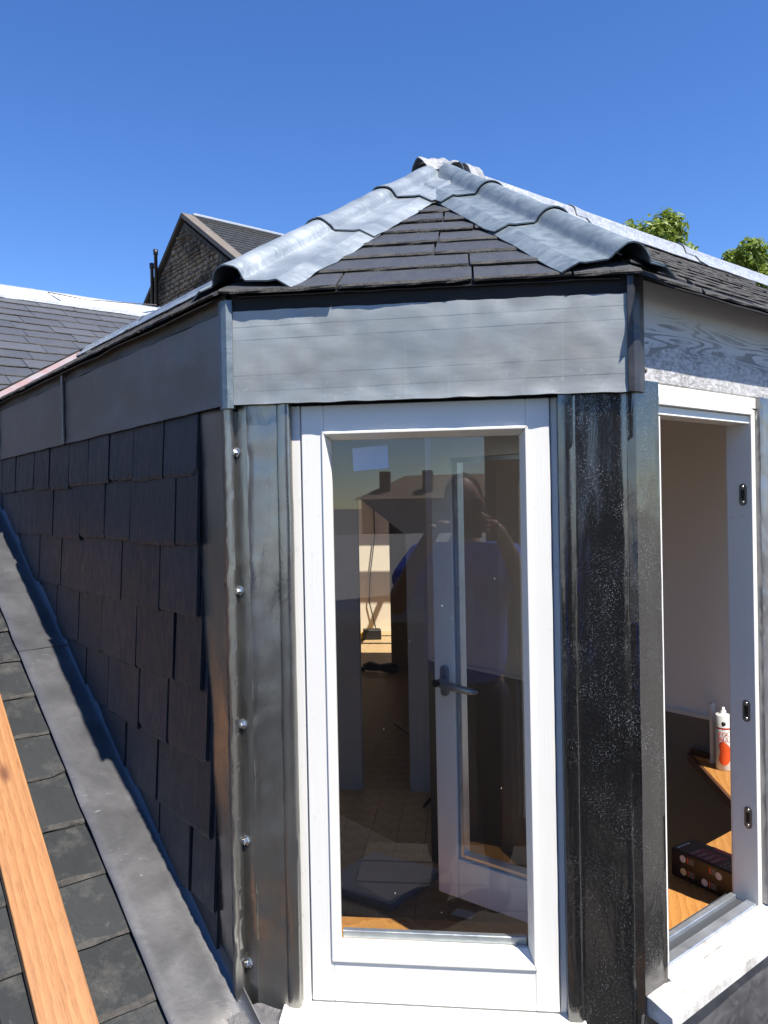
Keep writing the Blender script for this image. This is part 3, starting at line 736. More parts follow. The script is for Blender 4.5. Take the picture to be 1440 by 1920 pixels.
# angled strip carrying the bolts, then the flat front sheet and its folded edge
pf = [(-.3605, .003), (-.352, -.0015), (-.344, -.0055), (-.336, -.0095), (-.332, -.0105)]
extr('bolt_strip', pf, -.955, ZFB + .01, 'pillar_l', 80, .0016, 2, [.05, .035, .02, .01, .0])
pf2 = [(-.333, -.0105), (-.330, -.0085), (-.318, -.0080), (-.306, -.0080), (-.294, -.0080), (-.282, -.0080), (-.274, -.0082)]
extr('corner_cladding', pf2, -.962, ZFB + .01, 'pillar_l', 90, .0032, 3)
pf3 = [(-.2755, -.0095), (-.272, -.0135), (-.262, -.0145), (-.255, -.0140), (-.2515, -.0105), (-.2515, .004)]
extr('cladding_edge_fold', pf3, -.945, ZFB + .01, 'pillar_l', 90, .0012, 4)
for x_, z_ in ((-.3555, .104), (-.3545, -.154), (-.353, -.403), (-.351, -.62), (-.3505, -.849)):
    nd = Vector((-.45, -1, 0.06)).normalized(); q = nd.to_track_quat('Z', 'Y').to_matrix().to_4x4()
    P = Vector((x_, .0035 - (x_ + .3605)*.46, z_)) + nd*.002
    b_ = lathe('bolt', [(.0095, 0), (.0098, .0012), (.0075, .002), (.0056, .0022), (.0056, .008), (.0048, .0092), (.002, .0094)], 6, 'steel', dormer, Matrix.Translation(P) @ q, False)
    lathe('washer', [(.0105, -.0008), (.0108, 0), (.0105, .0012), (.006, .0016)], 16, 'rubber', dormer, Matrix.Translation(P) @ q)
# ---- right corner pillar
pr0 = [(.2330, .006), (.2330, -.0125), (.236, -.0140), (.245, -.0145), (.255, -.0140), (.2575, -.0115)]
extr('cladding_edge_fold', pr0, -.965, ZFB + .006, 'pillar_r', 90, .0010, 6)
pr1 = [(.2565, -.0115), (.260, -.0090)] + [(.265 + .008*i, -.0088) for i in range(10)] + [(.341, -.0088), (.347, -.0075), (.352, -.004)]
pr1 += [xy(right(u, .0075, 0)) for u in (-.004, .004, .014, .026, .038, .050, .058)] + [xy(right(.0625, .0095, 0)), xy(right(.0655, .0085, 0)), xy(right(.0655, -.004, 0))]
extr('corner_cladding', pr1, -1.02, ZRB, 'pillar_r', 110, .0011, 7)
# pillar beyond the right window
pr2 = [xy(right(.4465, -.006, 0)), xy(right(.4465, .009, 0)), xy(right(.452, .011, 0))] + [xy(right(.465 + .013*i, .008, 0)) for i in range(8)]
extr('corner_cladding', pr2, -.86, ZRB, 'apron', 80, .0022, 9)

# ---- front window
fwin = box_obj('window', front(-.2525, -.004, -.962), Vector((.018, 0, 0)), Vector((0, .06, 0)), UP*1.15, 'white', dormer, .0015)   # left frame member carries the rest
box_obj('frame_jamb', front(.2205, -.006, -.962), Vector((.0125, 0, 0)), Vector((0, .06, 0)), UP*1.15, 'white', fwin, .0015)
box_obj('sash_stile', front(-.2325, 0, -.9145), Vector((.0415, 0, 0)), Vector((0, .045, 0)), UP*1.1015, 'white', fwin, .0015)
box_obj('sash_stile', front(.1765, 0, -.9145), Vector((.0425, 0, 0)), Vector((0, .045, 0)), UP*1.1015, 'white', fwin, .0015)
box_obj('sash_rail', front(-.1908, -.0004, .1365), Vector((.3671, 0, 0)), Vector((0, .045, 0)), UP*.0505, 'white_h', fwin, .0012)
box_obj('sash_rail', front(-.1908, -.0004, -.9145), Vector((.3671, 0, 0)), Vector((0, .045, 0)), UP*.0765, 'white_h', fwin, .0012)
# mitred glazing beads: four sloping pieces
ox0, ox1, oz0, oz1 = -.1940, .1800, -.8405, .1390
ix0, ix1, iz0, iz1 = -.1810, .1665, -.8150, .1245
yo, yi = -.0035, .024
def bead(pa, pb, qb, qa):
    """outer edge a-b, inner edge; with depth"""
    bm = bmesh.new(); f0 = [Vector((p[0], yo, p[1])) for p in (pa, pb)]; mid = .30
    def lerp(p, q, t): return (p[0] + (q[0] - p[0])*t, p[1] + (q[1] - p[1])*t)
    m1 = [Vector((*lerp(pa, qa, mid), 0)), Vector((*lerp(pb, qb, mid), 0))]
    prof = []
    for (t, y) in ((0, .002), (0, yo + .002), (.08, yo), (.34, yo), (.42, yo + .003), (1.0, yi), (1.0, yi + .010), (0, yi + .010)):
        prof.append([Vector((lerp(pa, qa, t)[0], y, lerp(pa, qa, t)[1])), Vector((lerp(pb, qb, t)[0], y, lerp(pb, qb, t)[1]))])
    va = [bm.verts.new(p[0]) for p in prof]; vb = [bm.verts.new(p[1]) for p in prof]; n = len(prof)
    for i in range(n): bm.faces.new((va[i], va[(i + 1) % n], vb[(i + 1) % n], vb[i]))
    bm.faces.new(va[::-1]); bm.faces.new(vb)
    return bm
e_ = .0006
bm_obj('glazing_bead', bead((ox0 + e_, oz1), (ox1 - e_, oz1), (ix1 - e_, iz1), (ix0 + e_, iz1)), 'white_h', fwin)
bm_obj('glazing_bead', bead((ox0 + e_, oz0), (ox1 - e_, oz0), (ix1 - e_, iz0), (ix0 + e_, iz0)), 'white_h', fwin)
bm_obj('glazing_bead', bead((ox0, oz0 + e_), (ox0, oz1 - e_), (ix0, iz1 - e_), (ix0, iz0 + e_)), 'white', fwin)
bm_obj('glazing_bead', bead((ox1, oz0 + e_), (ox1, oz1 - e_), (ix1, iz1 - e_), (ix1, iz0 + e_)), 'white', fwin)
# spacer bar along the foot of the glass
box_obj('glazing_spacer', Vector((ix0 + .002, .0335, iz0 + .0005)), Vector((ix1 - ix0 - .004, 0, 0)), Vector((0, .012, 0)), UP*.014, 'alu', fwin, .001)
for x_ in (-.160, -.093, .034, .121):
    lathe('nail', [(.0016, 0), (.0018, .0004), (.001, .0007)], 8, 'steel', fwin, Matrix.Translation((x_, .0062, -.8275)) @ Vector((0, -.5, .85)).to_track_quat('Z', 'Y').to_matrix().to_4x4())
pane = mesh_obj('pane', [(ix0 - .006, .030, iz0 - .006), (ix1 + .006, .030, iz0 - .006), (ix1 + .006, .030, iz1 + .006), (ix0 - .006, .030, iz1 + .006)], [(0, 1, 2, 3)], 'glass', fwin)
st = [(-.1420, .1085), (-.0755, .1135), (-.0740, .0705), (-.1400, .0660)]
mesh_obj('sticker', [Vector((x, .0292, z)) for x, z in st], [(0, 3, 2, 1)], 'sticker', fwin)
# dried paint flecks on the glass
fv = []; ff = []; rf = random.Random(3)
for i in range(9):
    x, z = rf.uniform(ix0 + .01, ix1 - .01), rf.uniform(iz0 + .05, iz1 - .25); s_ = rf.uniform(.0005, .0011); b0 = len(fv); an = rf.uniform(0, 3)
    for k in range(6):
        a_ = an + k*math.pi/3; fv.append((x + s_*math.cos(a_)*rf.uniform(.6, 1), .0293, z + s_*math.sin(a_)*rf.uniform(.7, 1.8)))
    ff.append(tuple(range(b0, b0 + 6)))
fl = mesh_obj('paint_flecks', fv, ff, 'white', fwin); fl['kind'] = 'stuff'
# sill under the front window
bm = bmesh.new()
sp_ = [(-.010, -.9175), (.050, -.927), (.052, -.957), (.040, -.964), (-.010, -.957)]
prism(bm, [front(-.285, o, z) for o, z in sp_], Vector((.548, 0, 0)), .0015); bm_obj('sill', bm, 'white_h', fwin)
# ---- right window (open)
rwin = box_obj('window', right(.0665, -.001, -.868), R*.0125, -NR*.05, UP*1.056, 'white', dormer, .0012)
box_obj('frame_jamb', right(.4300, -.001, -.868), R*.0155, -NR*.056, UP*1.056, 'white', rwin, .0012)
bm = bmesh.new(); obox(bm, right(.0668, .001, .1895), R*.62, -NR*.05, UP*.0225, .001); bm_obj('frame_head', bm, 'white_h', rwin)
bm = bmesh.new(); obox(bm, right(.0795, .003, .1755), R*.350, -NR*.05, UP*.013, .001); obox(bm, right(.0795, -.006, .158), R*.350, -NR*.045, UP*.0165, .001); bm_obj('frame_head', bm, 'white_h', rwin)
box_obj('frame_head', right(.4460, .004, .166), R*.2, -NR*.01, UP*.0225, 'white_h', rwin, .001)
# strike plates in the right jamb
for z_ in (.009, -.452, -.68):
    pts = []
    for k in range(20):
        a_ = 2*math.pi*k/20; cx_ = math.cos(a_)*.0085; cz_ = math.sin(a_)*.0085 + (.015 if math.sin(a_) > 0 else -.015)
        pts.append(right(.4299, -(.021 + cx_), z_ + cz_))
    bm = bmesh.new(); prism(bm, pts, -R*.0016)
    pl_ = bm_obj('strike_plate', bm, 'plate', rwin)
    box_obj('keep_slot', right(.4284, -.0172, z_ - .0105), -R*.0006, -NR*.008, UP*.021, 'black', pl_)
    for s_ in (-1, 1):
        lathe('screw', [(.0028, 0), (.003, .0005), (.001, .0008)], 8, 'steel', pl_, Matrix.Translation(right(.4282, -.021, z_ + s_*.0165)) @ (-R).to_track_quat('Z', 'Y').to_matrix().to_4x4())
# track and sill
bm = bmesh.new(); obox(bm, right(.0795, -.006, -.868), R*.350, -NR*.022, UP*.010, .001); bm_obj('sill_track', bm, 'alu', rwin)
bm = bmesh.new(); obox(bm, right(.0795, -.028, -.868), R*.350, -NR*.022, UP*.004, 0); bm_obj('seal_strip', bm, 'rubber', rwin)
bm = bmesh.new(); obox(bm, right(.0795, -.050, -.868), R*.350, -NR*.013, UP*.013, .001); bm_obj('sill_track', bm, 'alu', rwin)
bm = bmesh.new(); obox(bm, right(.0795, -.063, -.868), R*.350, -NR*.010, UP*.006, 0); bm_obj('seal_strip', bm, 'rubber', rwin)
bm = bmesh.new()
ss = [(-.006, -.862), (.014, -.868), (.0145, -.872), (-.006, -.9)]
prism(bm, [right(.0665, o, z) for o, z in ss], R*.62, .001); bm_obj('sill_upstand', bm, 'sill', rwin)
bm = bmesh.new()
ss = [(-.004, -.8725), (.015, -.874), (.058, -.888), (.060, -.908), (.050, -.914), (-.004, -.908)]
prism(bm, [right(.000 + 0*o, o, z) for o, z in ss], R*.70, .0015); bm_obj('sill', bm, 'sill', rwin)
# open casement
HG = Vector((.4165, .0585, 0)); SD = Vector((-.8375, .5465, 0)).normalized(); SW = .497
SN = Vector((-SD.y, SD.x, 0)); SN = SN if SN.dot(Vector((0, -1, 0))) > 0 else -SN
def sash(a, n_, z): v = HG + SD*a + SN*n_; return Vector((v.x, v.y, z))
zs0, zs1 = -.858, .156
cas = box_obj('open_casement', sash(SW - .054, -.02, zs0), SD*.054, SN*.04, UP*(zs1 - zs0), 'white', rwin, .0015)
box_obj('casement_stile', sash(0, -.02, zs0), SD*.05, SN*.04, UP*(zs1 - zs0), 'white', rwin, .0015)
box_obj('casement_rail', sash(.0505, -.0196, zs0), SD*(SW - .105), SN*.0392, UP*.085, 'white_h', rwin, .0012)
box_obj('casement_rail', sash(.0505, -.0196, zs1 - .055), SD*(SW - .105), SN*.0392, UP*.055, 'white_h', rwin, .0012)
for (a, b, z_, hh) in ((.0505, .010, zs0 + .0855, zs1 - zs0 - .141), (SW - .0645, .010, zs0 + .0855, zs1 - zs0 - .141), (.061, SW - .126, zs0 + .0855, .010), (.061, SW - .126, zs1 - .0655, .010)):
    box_obj('casement_bead', sash(a, -.012, z_), SD*b, SN*.024, UP*hh, 'alu', rwin, .001)
mesh_obj('pane', [sash(.058, 0, zs0 + .09), sash(SW - .058, 0, zs0 + .09), sash(SW - .058, 0, zs1 - .06), sash(.058, 0, zs1 - .06)], [(0, 1, 2, 3)], 'glass', rwin)
# casement handle
hz_ = -.385
hb = bmesh.new()
pts = []
for k in range(20):
    a_ = 2*math.pi*k/20; pts.append(sash(SW - .030 - math.cos(a_)*.010, .0205, hz_ + math.sin(a_)*.010 + (.024 if math.sin(a_) > 0 else -.024)))
prism(hb, pts, SN*.009, .002); hdl = bm_obj('handle', hb, 'grey_metal', rwin)
tube('handle_lever', [sash(SW - .030, .030, hz_), sash(SW - .034, .045, hz_ - .001), sash(SW - .05, .050, hz_ - .003), sash(SW - .075, .050, hz_ - .005), sash(SW - .11, .049, hz_ - .008), sash(SW - .128, .047, hz_ - .009)], [.010, .011, .0095, .0085, .0075, .004], 'grey_metal', hdl, 10)
lathe('key_cylinder', [(.0085, 0), (.0085, .004), (.0065, .005)], 14, 'black', hdl, Matrix.Translation(sash(SW - .030, .0555, hz_)) @ SN.to_track_quat('Z', 'Y').to_matrix().to_4x4())
# ---- added window farther along, out of view, to let more light into the room
added_win = box_obj('window', right(.562, -.006, -.868), R*.028, -NR*.05, UP*1.08, 'white', dormer, .0012)
box_obj('frame_jamb', right(1.150, -.006, -.868), R*.028, -NR*.05, UP*1.08, 'white', added_win, .0012)
box_obj('frame_rail', right(.591, -.006, -.868), R*.558, -NR*.05, UP*.04, 'white_h', added_win, .0012)
box_obj('frame_rail', right(.591, -.006, .172), R*.558, -NR*.05, UP*.04, 'white_h', added_win, .0012)
mesh_obj('pane', [right(.587, -.03, -.83), right(1.154, -.03, -.83), right(1.154, -.03, .176), right(.587, -.03, .176)], [(0, 1, 2, 3)], 'glass', added_win)
# ---- lead aprons under the sills
ap = []
for i in range(13):
    z_ = -.905 - .75*i/12
    ap.append([right(-.012 + .065*j, .006 + .012*nz(Vector((j*.45, i*.5, 6))) + .02*(i/12), z_) for j in range(20)])
sheet('lead_apron', ap, 'apron', dormer, .002)
ap = []
for i in range(9):
    z_ = -.955 - .5*i/8
    ap.append([front(-.372 + .05*j, .004 + .003*nz(Vector((j*.5, i*.5, 2))) + .02*i/8, z_) for j in range(16)])
sheet('lead_apron', ap, 'lead_dark', dormer, .002)
# ---- lead flashing along the foot of the cheek, in lapped lengths
for pi, (ta, tb) in enumerate(((-.75, 1.03), (1.0, 2.0), (1.97, 2.55))):
    rows = []
    n_ = int((tb - ta)/.03)
    for i in range(n_ + 1):
        t = ta + (tb - ta)*i/n_; q = nz(Vector((t*3, pi, 0)))
        lift = .0025 if (pi and i == 0) else 0
        pr = [(.142 + .003*nz(Vector((t*9, 5, 0))), .011), (.138, .0135), (.12, .0140), (.10, .0140), (.078, .0150 + .001*q), (.060, .0158 + .001*q), (.040, .0150), (.024, .0150), (.014, .018), (.008, .026), (.0055, .038)]
        rows.append([main(t, la, nn + .010 + lift + (.0012*nz(Vector((t*5, la*20, pi))) if la > .04 else 0)) for la, nn in pr])
    sheet('lead_flashing', rows, 'flash', mroof, .003)
# dressed lead at the corner foot
rows = []
for i in range(12):
    t = -.012 - .07*i
    rows.append([main(t, .05 - .03*j, .026 + .004*nz(Vector((i*.35, j*.4, 8))) + .003*j) for j in range(10)])
sheet('lead_corner_dressing', rows, 'lead_dark', dormer, .003)

# ================================================================== LOOSE THINGS OUTSIDE
def pk(t, lat, n): return main(t, lat, n)
bm = bmesh.new()
a0 = pk(-.9, .289, .0165); a1 = pk(1.55, .202, .0165)
al = (a1 - a0).normalized(); ac = al.cross(MN); ac = ac if ac.dot(NL) > 0 else -ac
plank = bpy.data.objects.new('timber_plank', None); bpy.data.objects.remove(plank)
obox(bm, (0, 0, 0), Vector((.090, 0, 0)), Vector((0, (a1 - a0).length, 0)), Vector((0, 0, .022)), .0015)
bmesh.ops.recalc_face_normals(bm, faces=bm.faces)
me = bpy.data.meshes.new('timber_plank'); bm.to_mesh(me); bm.free(); me.materials.append(M['plank'])
plank = link(bpy.data.objects.new('timber_plank', me))
plank.matrix_basis = frame(a0, ac, al, ac.cross(al)) if ac.cross(al).dot(MN) > 0 else frame(a0 + ac*.090, -ac, al, (-ac).cross(al))
tag(plank, 'long bare orange timber plank lying up the slates at lower left', 'plank')

# ================================================================== INTERIOR
FZ = -1.65
def struct(o, label): o['kind'] = 'structure'; o['label'] = label; return o
floor = box_obj('interior_floor', Vector((-2.0, .12, FZ - .06)), Vector((3.6, 0, 0)), Vector((0, 8.8, 0)), UP*.045, 'deck'); struct(floor, 'oak board floor inside the dormer room')
rb_ = random.Random(9); xb = -2.0
while xb < 1.5:
    w_ = .14
    y_ = .14 + max(0, abs(xb) - .30)
    ys = [y_] + sorted(rb_.uniform(1.0, 8.0) for _ in range(2)) + [8.8]
    for a, b in zip(ys, ys[1:]):
        if b - a > .05: box_obj('floor_board', Vector((xb, a, FZ - .0145)), Vector((w_ - .002, 0, 0)), Vector((0, b - a - .002, 0)), UP*(.0145 + rb_.uniform(0, .0006)), 'oakfloor', floor)
    xb += w_
# ceiling: roof-light over the far room, plus an added unseen opening nearer for light
CZ = .43
ceil = bmesh.new()
def cin(p): return Vector((p.x, p.y, CZ))
il = L0 - NL*.13; ir = R0 - NR*.13
tl0 = (.12 - il.y)/S; tr0 = (.12 - ir.y)/S
prism(ceil, [cin(il + D*tl0), cin(ir + R*tr0), Vector((1.60, 1.66, CZ)), Vector((1.60, 1.90, CZ)), cin(il + D*((1.90 - il.y)/S))], UP*.02)
prism(ceil, [cin(il + D*((1.90 - il.y)/S)), Vector((-1.0, 1.90, CZ)), Vector((-1.0, 2.50, CZ)), Vector((-2.0, 2.50, CZ)), cin(il + D*((il.x + 2.0)/S))], UP*.02)
obox(ceil, Vector((-.16, 1.90, CZ)), Vector((1.76, 0, 0)), Vector((0, .60, 0)), UP*.02)
obox(ceil, Vector((-2.0, 2.50, CZ)), Vector((3.6, 0, 0)), Vector((0, 3.95, 0)), UP*.02)
obox(ceil, Vector((-2.0, 6.45, CZ)), Vector((1.0, 0, 0)), Vector((0, 2.45, 0)), UP*.02)
obox(ceil, Vector((.2, 6.45, CZ)), Vector((1.4, 0, 0)), Vector((0, 2.45, 0)), UP*.02)
obox(ceil, Vector((-1.0, 8.41, CZ)), Vector((1.2, 0, 0)), Vector((0, .49, 0)), UP*.02)
for y_, w_ in ((8.10, .16), (7.55, .08), (7.0, .08)): obox(ceil, Vector((-1.0, y_, CZ)), Vector((1.2, 0, 0)), Vector((0, w_, 0)), UP*.03)
obox(ceil, Vector((-.42, 6.46, CZ)), Vector((.07, 0, 0)), Vector((0, 1.94, 0)), UP*.025)
struct(bm_obj('interior_ceiling', ceil, 'plaster'), 'white ceiling inside the dormer room')
iw = bmesh.new()
obox(iw, Vector((-2.0, 8.8, FZ)), Vector((3.6, 0, 0)), Vector((0, .05, 0)), UP*(CZ - FZ))
obox(iw, Vector((-.75, 6.4, FZ)), Vector((2.35, 0, 0)), Vector((0, .06, 0)), UP*(CZ - FZ))
struct(bm_obj('interior_wall_back', iw, 'beige'), 'sunlit beige wall of the far room, seen through the front window')
iw = bmesh.new(); obox(iw, Vector((-2.05, 3.2, FZ)), Vector((.05, 0, 0)), Vector((0, 5.6, 0)), UP*(CZ - FZ)); obox(iw, Vector((1.6, 1.7, FZ)), Vector((.05, 0, 0)), Vector((0, 7.1, 0)), UP*(CZ - FZ))
struct(bm_obj('interior_wall_side', iw, 'beige'), 'plain side walls of the far room')
PY = 3.07
iw = bmesh.new()
obox(iw, Vector((-2.9, PY, FZ)), Vector((2.315, 0, 0)), Vector((0, .08, 0)), UP*(CZ - FZ))
obox(iw, Vector((-.302, PY, FZ)), Vector((1.9, 0, 0)), Vector((0, .08, 0)), UP*(CZ - FZ))
prism(iw, [Vector((-.586, PY, .06)), Vector((-.301, PY, -.17)), Vector((-.301, PY, CZ)), Vector((-.586, PY, CZ))], Vector((0, .08, 0)))
struct(bm_obj('interior_partition', iw, 'plaster_grey'), 'dark grey partition with a narrow opening under a sloping head')
# left lining following the cheek
iw = bmesh.new(); prism(iw, [left(.0, -.08, FZ), left(3.6, -.08, FZ), left(3.6, -.10, FZ), left(.0, -.10, FZ)], UP*(CZ - FZ))
struct(bm_obj('interior_wall_left', iw, 'plaster_grey'), 'grey lining on the inside of the slated cheek')
# right partition: plaster above, grey wood panelling below
def ri(u, s, z): return right(u, -s, z)
iw = bmesh.new(); prism(iw, [ri(1.2, .06, -.712), ri(1.2, 1.9, -.712), ri(1.25, 1.9, -.712), ri(1.25, .06, -.712)], UP*(CZ + .712))
prism(iw, [ri(.46, .062, FZ), ri(.46, .075, FZ), ri(.555, .075, FZ), ri(.555, .062, FZ)], UP*(.38 - FZ))
prism(iw, [ri(1.185, .062, FZ), ri(1.185, .075, FZ), ri(1.2, .075, FZ), ri(1.2, .062, FZ)], UP*(.38 - FZ))
prism(iw, [ri(.555, .062, FZ), ri(.555, .075, FZ), ri(1.185, .075, FZ), ri(1.185, .062, FZ)], UP*(-.88 - FZ))
struct(bm_obj('interior_wall_right', iw, 'plaster'), 'pale plaster wall seen through the open right window')
iw = bmesh.new()
prism(iw, [ri(1.195, .08, -1.9), ri(1.195, 1.9, -1.9), ri(1.25, 1.9, -1.9), ri(1.25, .08, -1.9)], UP*(1.188-.004))
struct(bm_obj('interior_wall_panelling', iw, 'panel'), 'grey wood grain panelling below the plaster')
tr_ = box_obj('interior_wall_trim', ri(1.189, .08, -.716), -(-R)*.006*0 + R*.010, -NR*1.8, UP*.012, 'tube'); struct(tr_, 'thin white trim line along the top of the panelling')
# oak window board and corner shelf
wb = bmesh.new(); c1 = Vector((.333, .075, -.925)); c2 = Vector((.244, .27, -.925))
prism(wb, [c1, ri(1.19, .074, -.925), ri(1.19, .275, -.925), c2], UP*.025, .001)
tag(bm_obj('window_board', wb, 'oak'), 'oak window board just inside the open right window', 'window board')
wb = bmesh.new(); ee = Vector((.002, 0, 0))
prism(wb, [Vector((-.285, .082, -.925)), c1 - ee + Vector((-.0035, .007, 0)), c2 - ee, Vector((-.48, .27, -.925))], UP*.025, .001)
tag(bm_obj('window_board', wb, 'oak_f'), 'oak window board seen at the foot of the front window glass', 'window board')
sh = thing('corner_shelf', 'oak corner shelf with dark edge carrying the sealant tube', 'shelf', ri(1.0, .3, -.865))
b_ = bmesh.new(); prism(b_, [ri(1.19, .592, -.861), ri(.868, .262, -.861), ri(.868, .082, -.861), ri(1.19, .082, -.861)], UP*.021); bm_obj('shelf_board', b_, 'oak', sh)
b_ = bmesh.new(); prism(b_, [ri(1.19, .606, -.866), ri(1.19, .5925, -.866), ri(.8675, .2625, -.866), ri(.856, .264, -.866)], UP*.026); bm_obj('shelf_edge', b_, 'walnut', sh)
b_ = bmesh.new(); prism(b_, [ri(1.178, .590, -.84), ri(1.178, .12, -.84), ri(1.189, .12, -.84), ri(1.189, .590, -.84)], UP*.018); bm_obj('back_rail', b_, 'walnut', sh)
# sealant cartridge
sx = ri(1.128, .446, -.8395)
ct = thing('sealant_cartridge', 'white and orange sealant tube standing on the corner shelf', 'sealant tube', sx)
lathe('tube_body', [(.0235, 0), (.0245, .002), (.0245, .168), (.022, .171), (.008, .173), (.008, .182), (.0045, .184), (.004, .192)], 24, 'tube', ct, Matrix.Translation(sx))
toC = Vector((CX - sx.x, CY - sx.y, 0)).normalized(); tx = Vector((-toC.y, toC.x, 0))
def on_tube(a, z, r_=.0249): return sx + toC*(r_*math.cos(a/.0245)) + tx*(r_*math.sin(a/.0245)) + UP*z
def wrap(name, edges, mat, r_):
    rows = [[on_tube(l + (r - l)*k/8, z, r_) for k in range(9)] for z, l, r in edges]
    return sheet(name, rows, mat, ct, 0)
wrap('orange_swoosh', [(.018, -.004, .006), (.024, -.013, .014), (.034, -.016, .020), (.046, -.014, .023), (.058, -.011, .023), (.068, -.013, .021), (.078, -.015, .015), (.086, -.011, .006), (.090, -.007, .000)], 'red', .0249)
wrap('red_band', [(.128, -.024, .024), (.133, -.024, .024)], 'redtext', .0249)
def text_mesh(name, body, size, Mw, mat, parent, align='CENTER'):
    cu = bpy.data.curves.new(name, 'FONT'); cu.body = body; cu.size = size; cu.align_x = align; cu.align_y = 'CENTER'
    o = bpy.data.objects.new(name, cu); link(o); dg = bpy.context.evaluated_depsgraph_get(); me = bpy.data.meshes.new_from_object(o.evaluated_get(dg))
    bpy.data.objects.remove(o); bpy.data.curves.remove(cu); me.materials.clear(); me.materials.append(M[mat])
    r_ = link(bpy.data.objects.new(name, me)); adopt(r_, parent, Mw); WT[r_] = Vector((0, 0, 0)); return r_
TM = frame(sx + toC*.0254 + UP*.113 - tx*.0, tx*1.0 if tx.dot(Vector((1, 0, 0))) > 0 else -tx, UP, toC)
if TM.to_3x3().determinant() < 0: TM = frame(sx + toC*.0254 + UP*.113, -tx, UP, toC)
text_mesh('lettering', 'FIX', .021, TM, 'redtext', ct)
text_mesh('lettering', 'ALL', .021, Matrix.Translation((0, 0, -.016)) @ TM, 'redtext', ct)
lathe('round_emblem', [(.0001, 0), (.0065, .0002), (.0001, .0005)], 14, 'black', ct, Matrix.Translation(sx + toC*.0247 + UP*.146) @ toC.to_track_quat('Z', 'Y').to_matrix().to_4x4())
nzx = ri(1.150, .496, -.8395)
noz = lathe('sealant_nozzle', [(.010, 0), (.0095, .004), (.0075, .02), (.0075, .15), (.010, .165), (.011, .19), (.0105, .192)], 16, 'tube', None, Matrix.Translation(nzx))
tag(noz, 'thin translucent nozzle standing behind the sealant tube', 'nozzle')
# tool carton on the window board
cB = [ri(.497, .242, 0), ri(.478, .078, 0), ri(.556, .085, 0), ri(.575, .249, 0)]
cb = ri(.527, .163, -.8995)
ca = thing('tool_carton', 'black and maroon printed carton lying on the oak window board', 'box', cb)
CA = (ri(.478, .078, 0) - ri(.497, .242, 0)).normalized()   # length direction, towards the window
CL = .175; CWd = .085; CH = .066
CBv = Vector((-CA.y, CA.x, 0)); CBv = CBv if CBv.dot(R) > 0 else -CBv
c0 = ri(.490, .243, -.8995)
box_obj('carton_body', c0, CA*CL, CBv*CWd, UP*CH, 'carton', ca, .003)
FNc = -CBv                                             # long face turned to the camera
def side(a, z, o=.0006): return c0 + CA*a + UP*z + FNc*o
def top(a, b, o=.0006): return c0 + CA*a + CBv*b + UP*(CH + o)
def poly_part(name, pts, mat):
    return mesh_obj(name, pts, [tuple(range(len(pts)))], mat, ca)
for i in range(4):
    a = .045 + .018*i; poly_part('maroon_stripe', [top(a, .006), top(a + .014, .006), top(a + .014 + .004, .055), top(a + .004, .055)], 'maroon')
    for q in range(3): poly_part('print_line', [top(a + .004 + .003*q, .008, .0009), top(a + .0055 + .003*q, .008, .0009), top(a + .0055 + .003*q, .045 - .005*q, .0009), top(a + .004 + .003*q, .045 - .005*q, .0009)], 'printgrey')
poly_part('maroon_panel', [top(.075, .066), top(CL - .003, .066), top(CL - .003, .083), top(.055, .083)], 'maroon')
for i in range(4): poly_part('print_word', [top(.010 + .0*i, .010 + .012*i), top(.015, .010 + .012*i), top(.015, .019 + .012*i), top(.010, .019 + .012*i)], 'printwhite')
for i in range(3):
    for j in range(4): poly_part('print_mark', [top(.125 + .012*j, .010 + .012*i), top(.132 + .012*j, .010 + .012*i), top(.132 + .012*j, .014 + .012*i), top(.125 + .012*j, .014 + .012*i)], 'printgrey')
def disc(name, a, z, r_, mat): poly_part(name, [side(a + r_*math.cos(t_*math.pi/8), z + r_*math.sin(t_*math.pi/8)) for t_ in range(16)], mat)
disc('round_badge', .035, .050, .0085, 'printwhite'); disc('round_badge', .036, .020, .0085, 'printcream'); disc('round_badge', .130, .046, .0085, 'printwhite'); disc('round_badge', .093, .017, .0085, 'printwhite')
for a, z in ((.047, .050), (.048, .020), (.106, .050), (.105, .017)):
    poly_part('red_tab', [side(a, z - .007), side(a + .0025, z - .007), side(a + .0025, z + .007), side(a, z + .007)], 'red')
    for q in range(4): poly_part('print_line', [side(a + .004, z - .006 + .0035*q), side(a + .004 + .014, z - .006 + .0035*q), side(a + .004 + .014, z - .0045 + .0035*q), side(a + .004, z - .0045 + .0035*q)], 'printgrey')
# things on the far floor
KS = 1.62
def far(x, y, z=0): return Vector((CX + (x - CX)*KS, CY + (y - CY)*KS, FZ + z*KS))
P = far(-.72, 4.5)
bt = thing('battery_charger', 'black and yellow battery pack against the far lit wall', 'battery', P)
box_obj('pack', P + Vector((-.06, -.05, .001)), Vector((.22, .03, 0)), Vector((-.03, .16, 0)), UP*.12, 'black', bt, .008)
box_obj('clip', P + Vector((-.13, -.03, .001)), Vector((.06, 0, 0)), Vector((0, .1, 0)), UP*.08, 'yellow', bt, .006)
tl_ = thing('power_tool', 'small black hand tool lying on the far floor', 'tool', far(-.5, 3.2))
tube('tool_body', [far(-.60, 3.36, .03), far(-.56, 3.35, .035), far(-.50, 3.33, .03), far(-.43, 3.30, .033), far(-.385, 3.29, .03)], [.03, .05, .034, .055, .035], 'black', tl_, 10)
tube('tool_head', [far(-.60, 3.36, .012), far(-.63, 3.40, .012)], [.02, .016], 'black', tl_, 8)
cab = tube('power_cable', [far(-.30, 2.2, .005), far(-.2, 2.0, .005), far(-.10, 1.7, .005), far(-.05, 1.4, .005), far(-.10, 1.2, .005)], .007, 'black', None, 6); tag(cab, 'thin black cable trailing across the dark floor', 'cable')
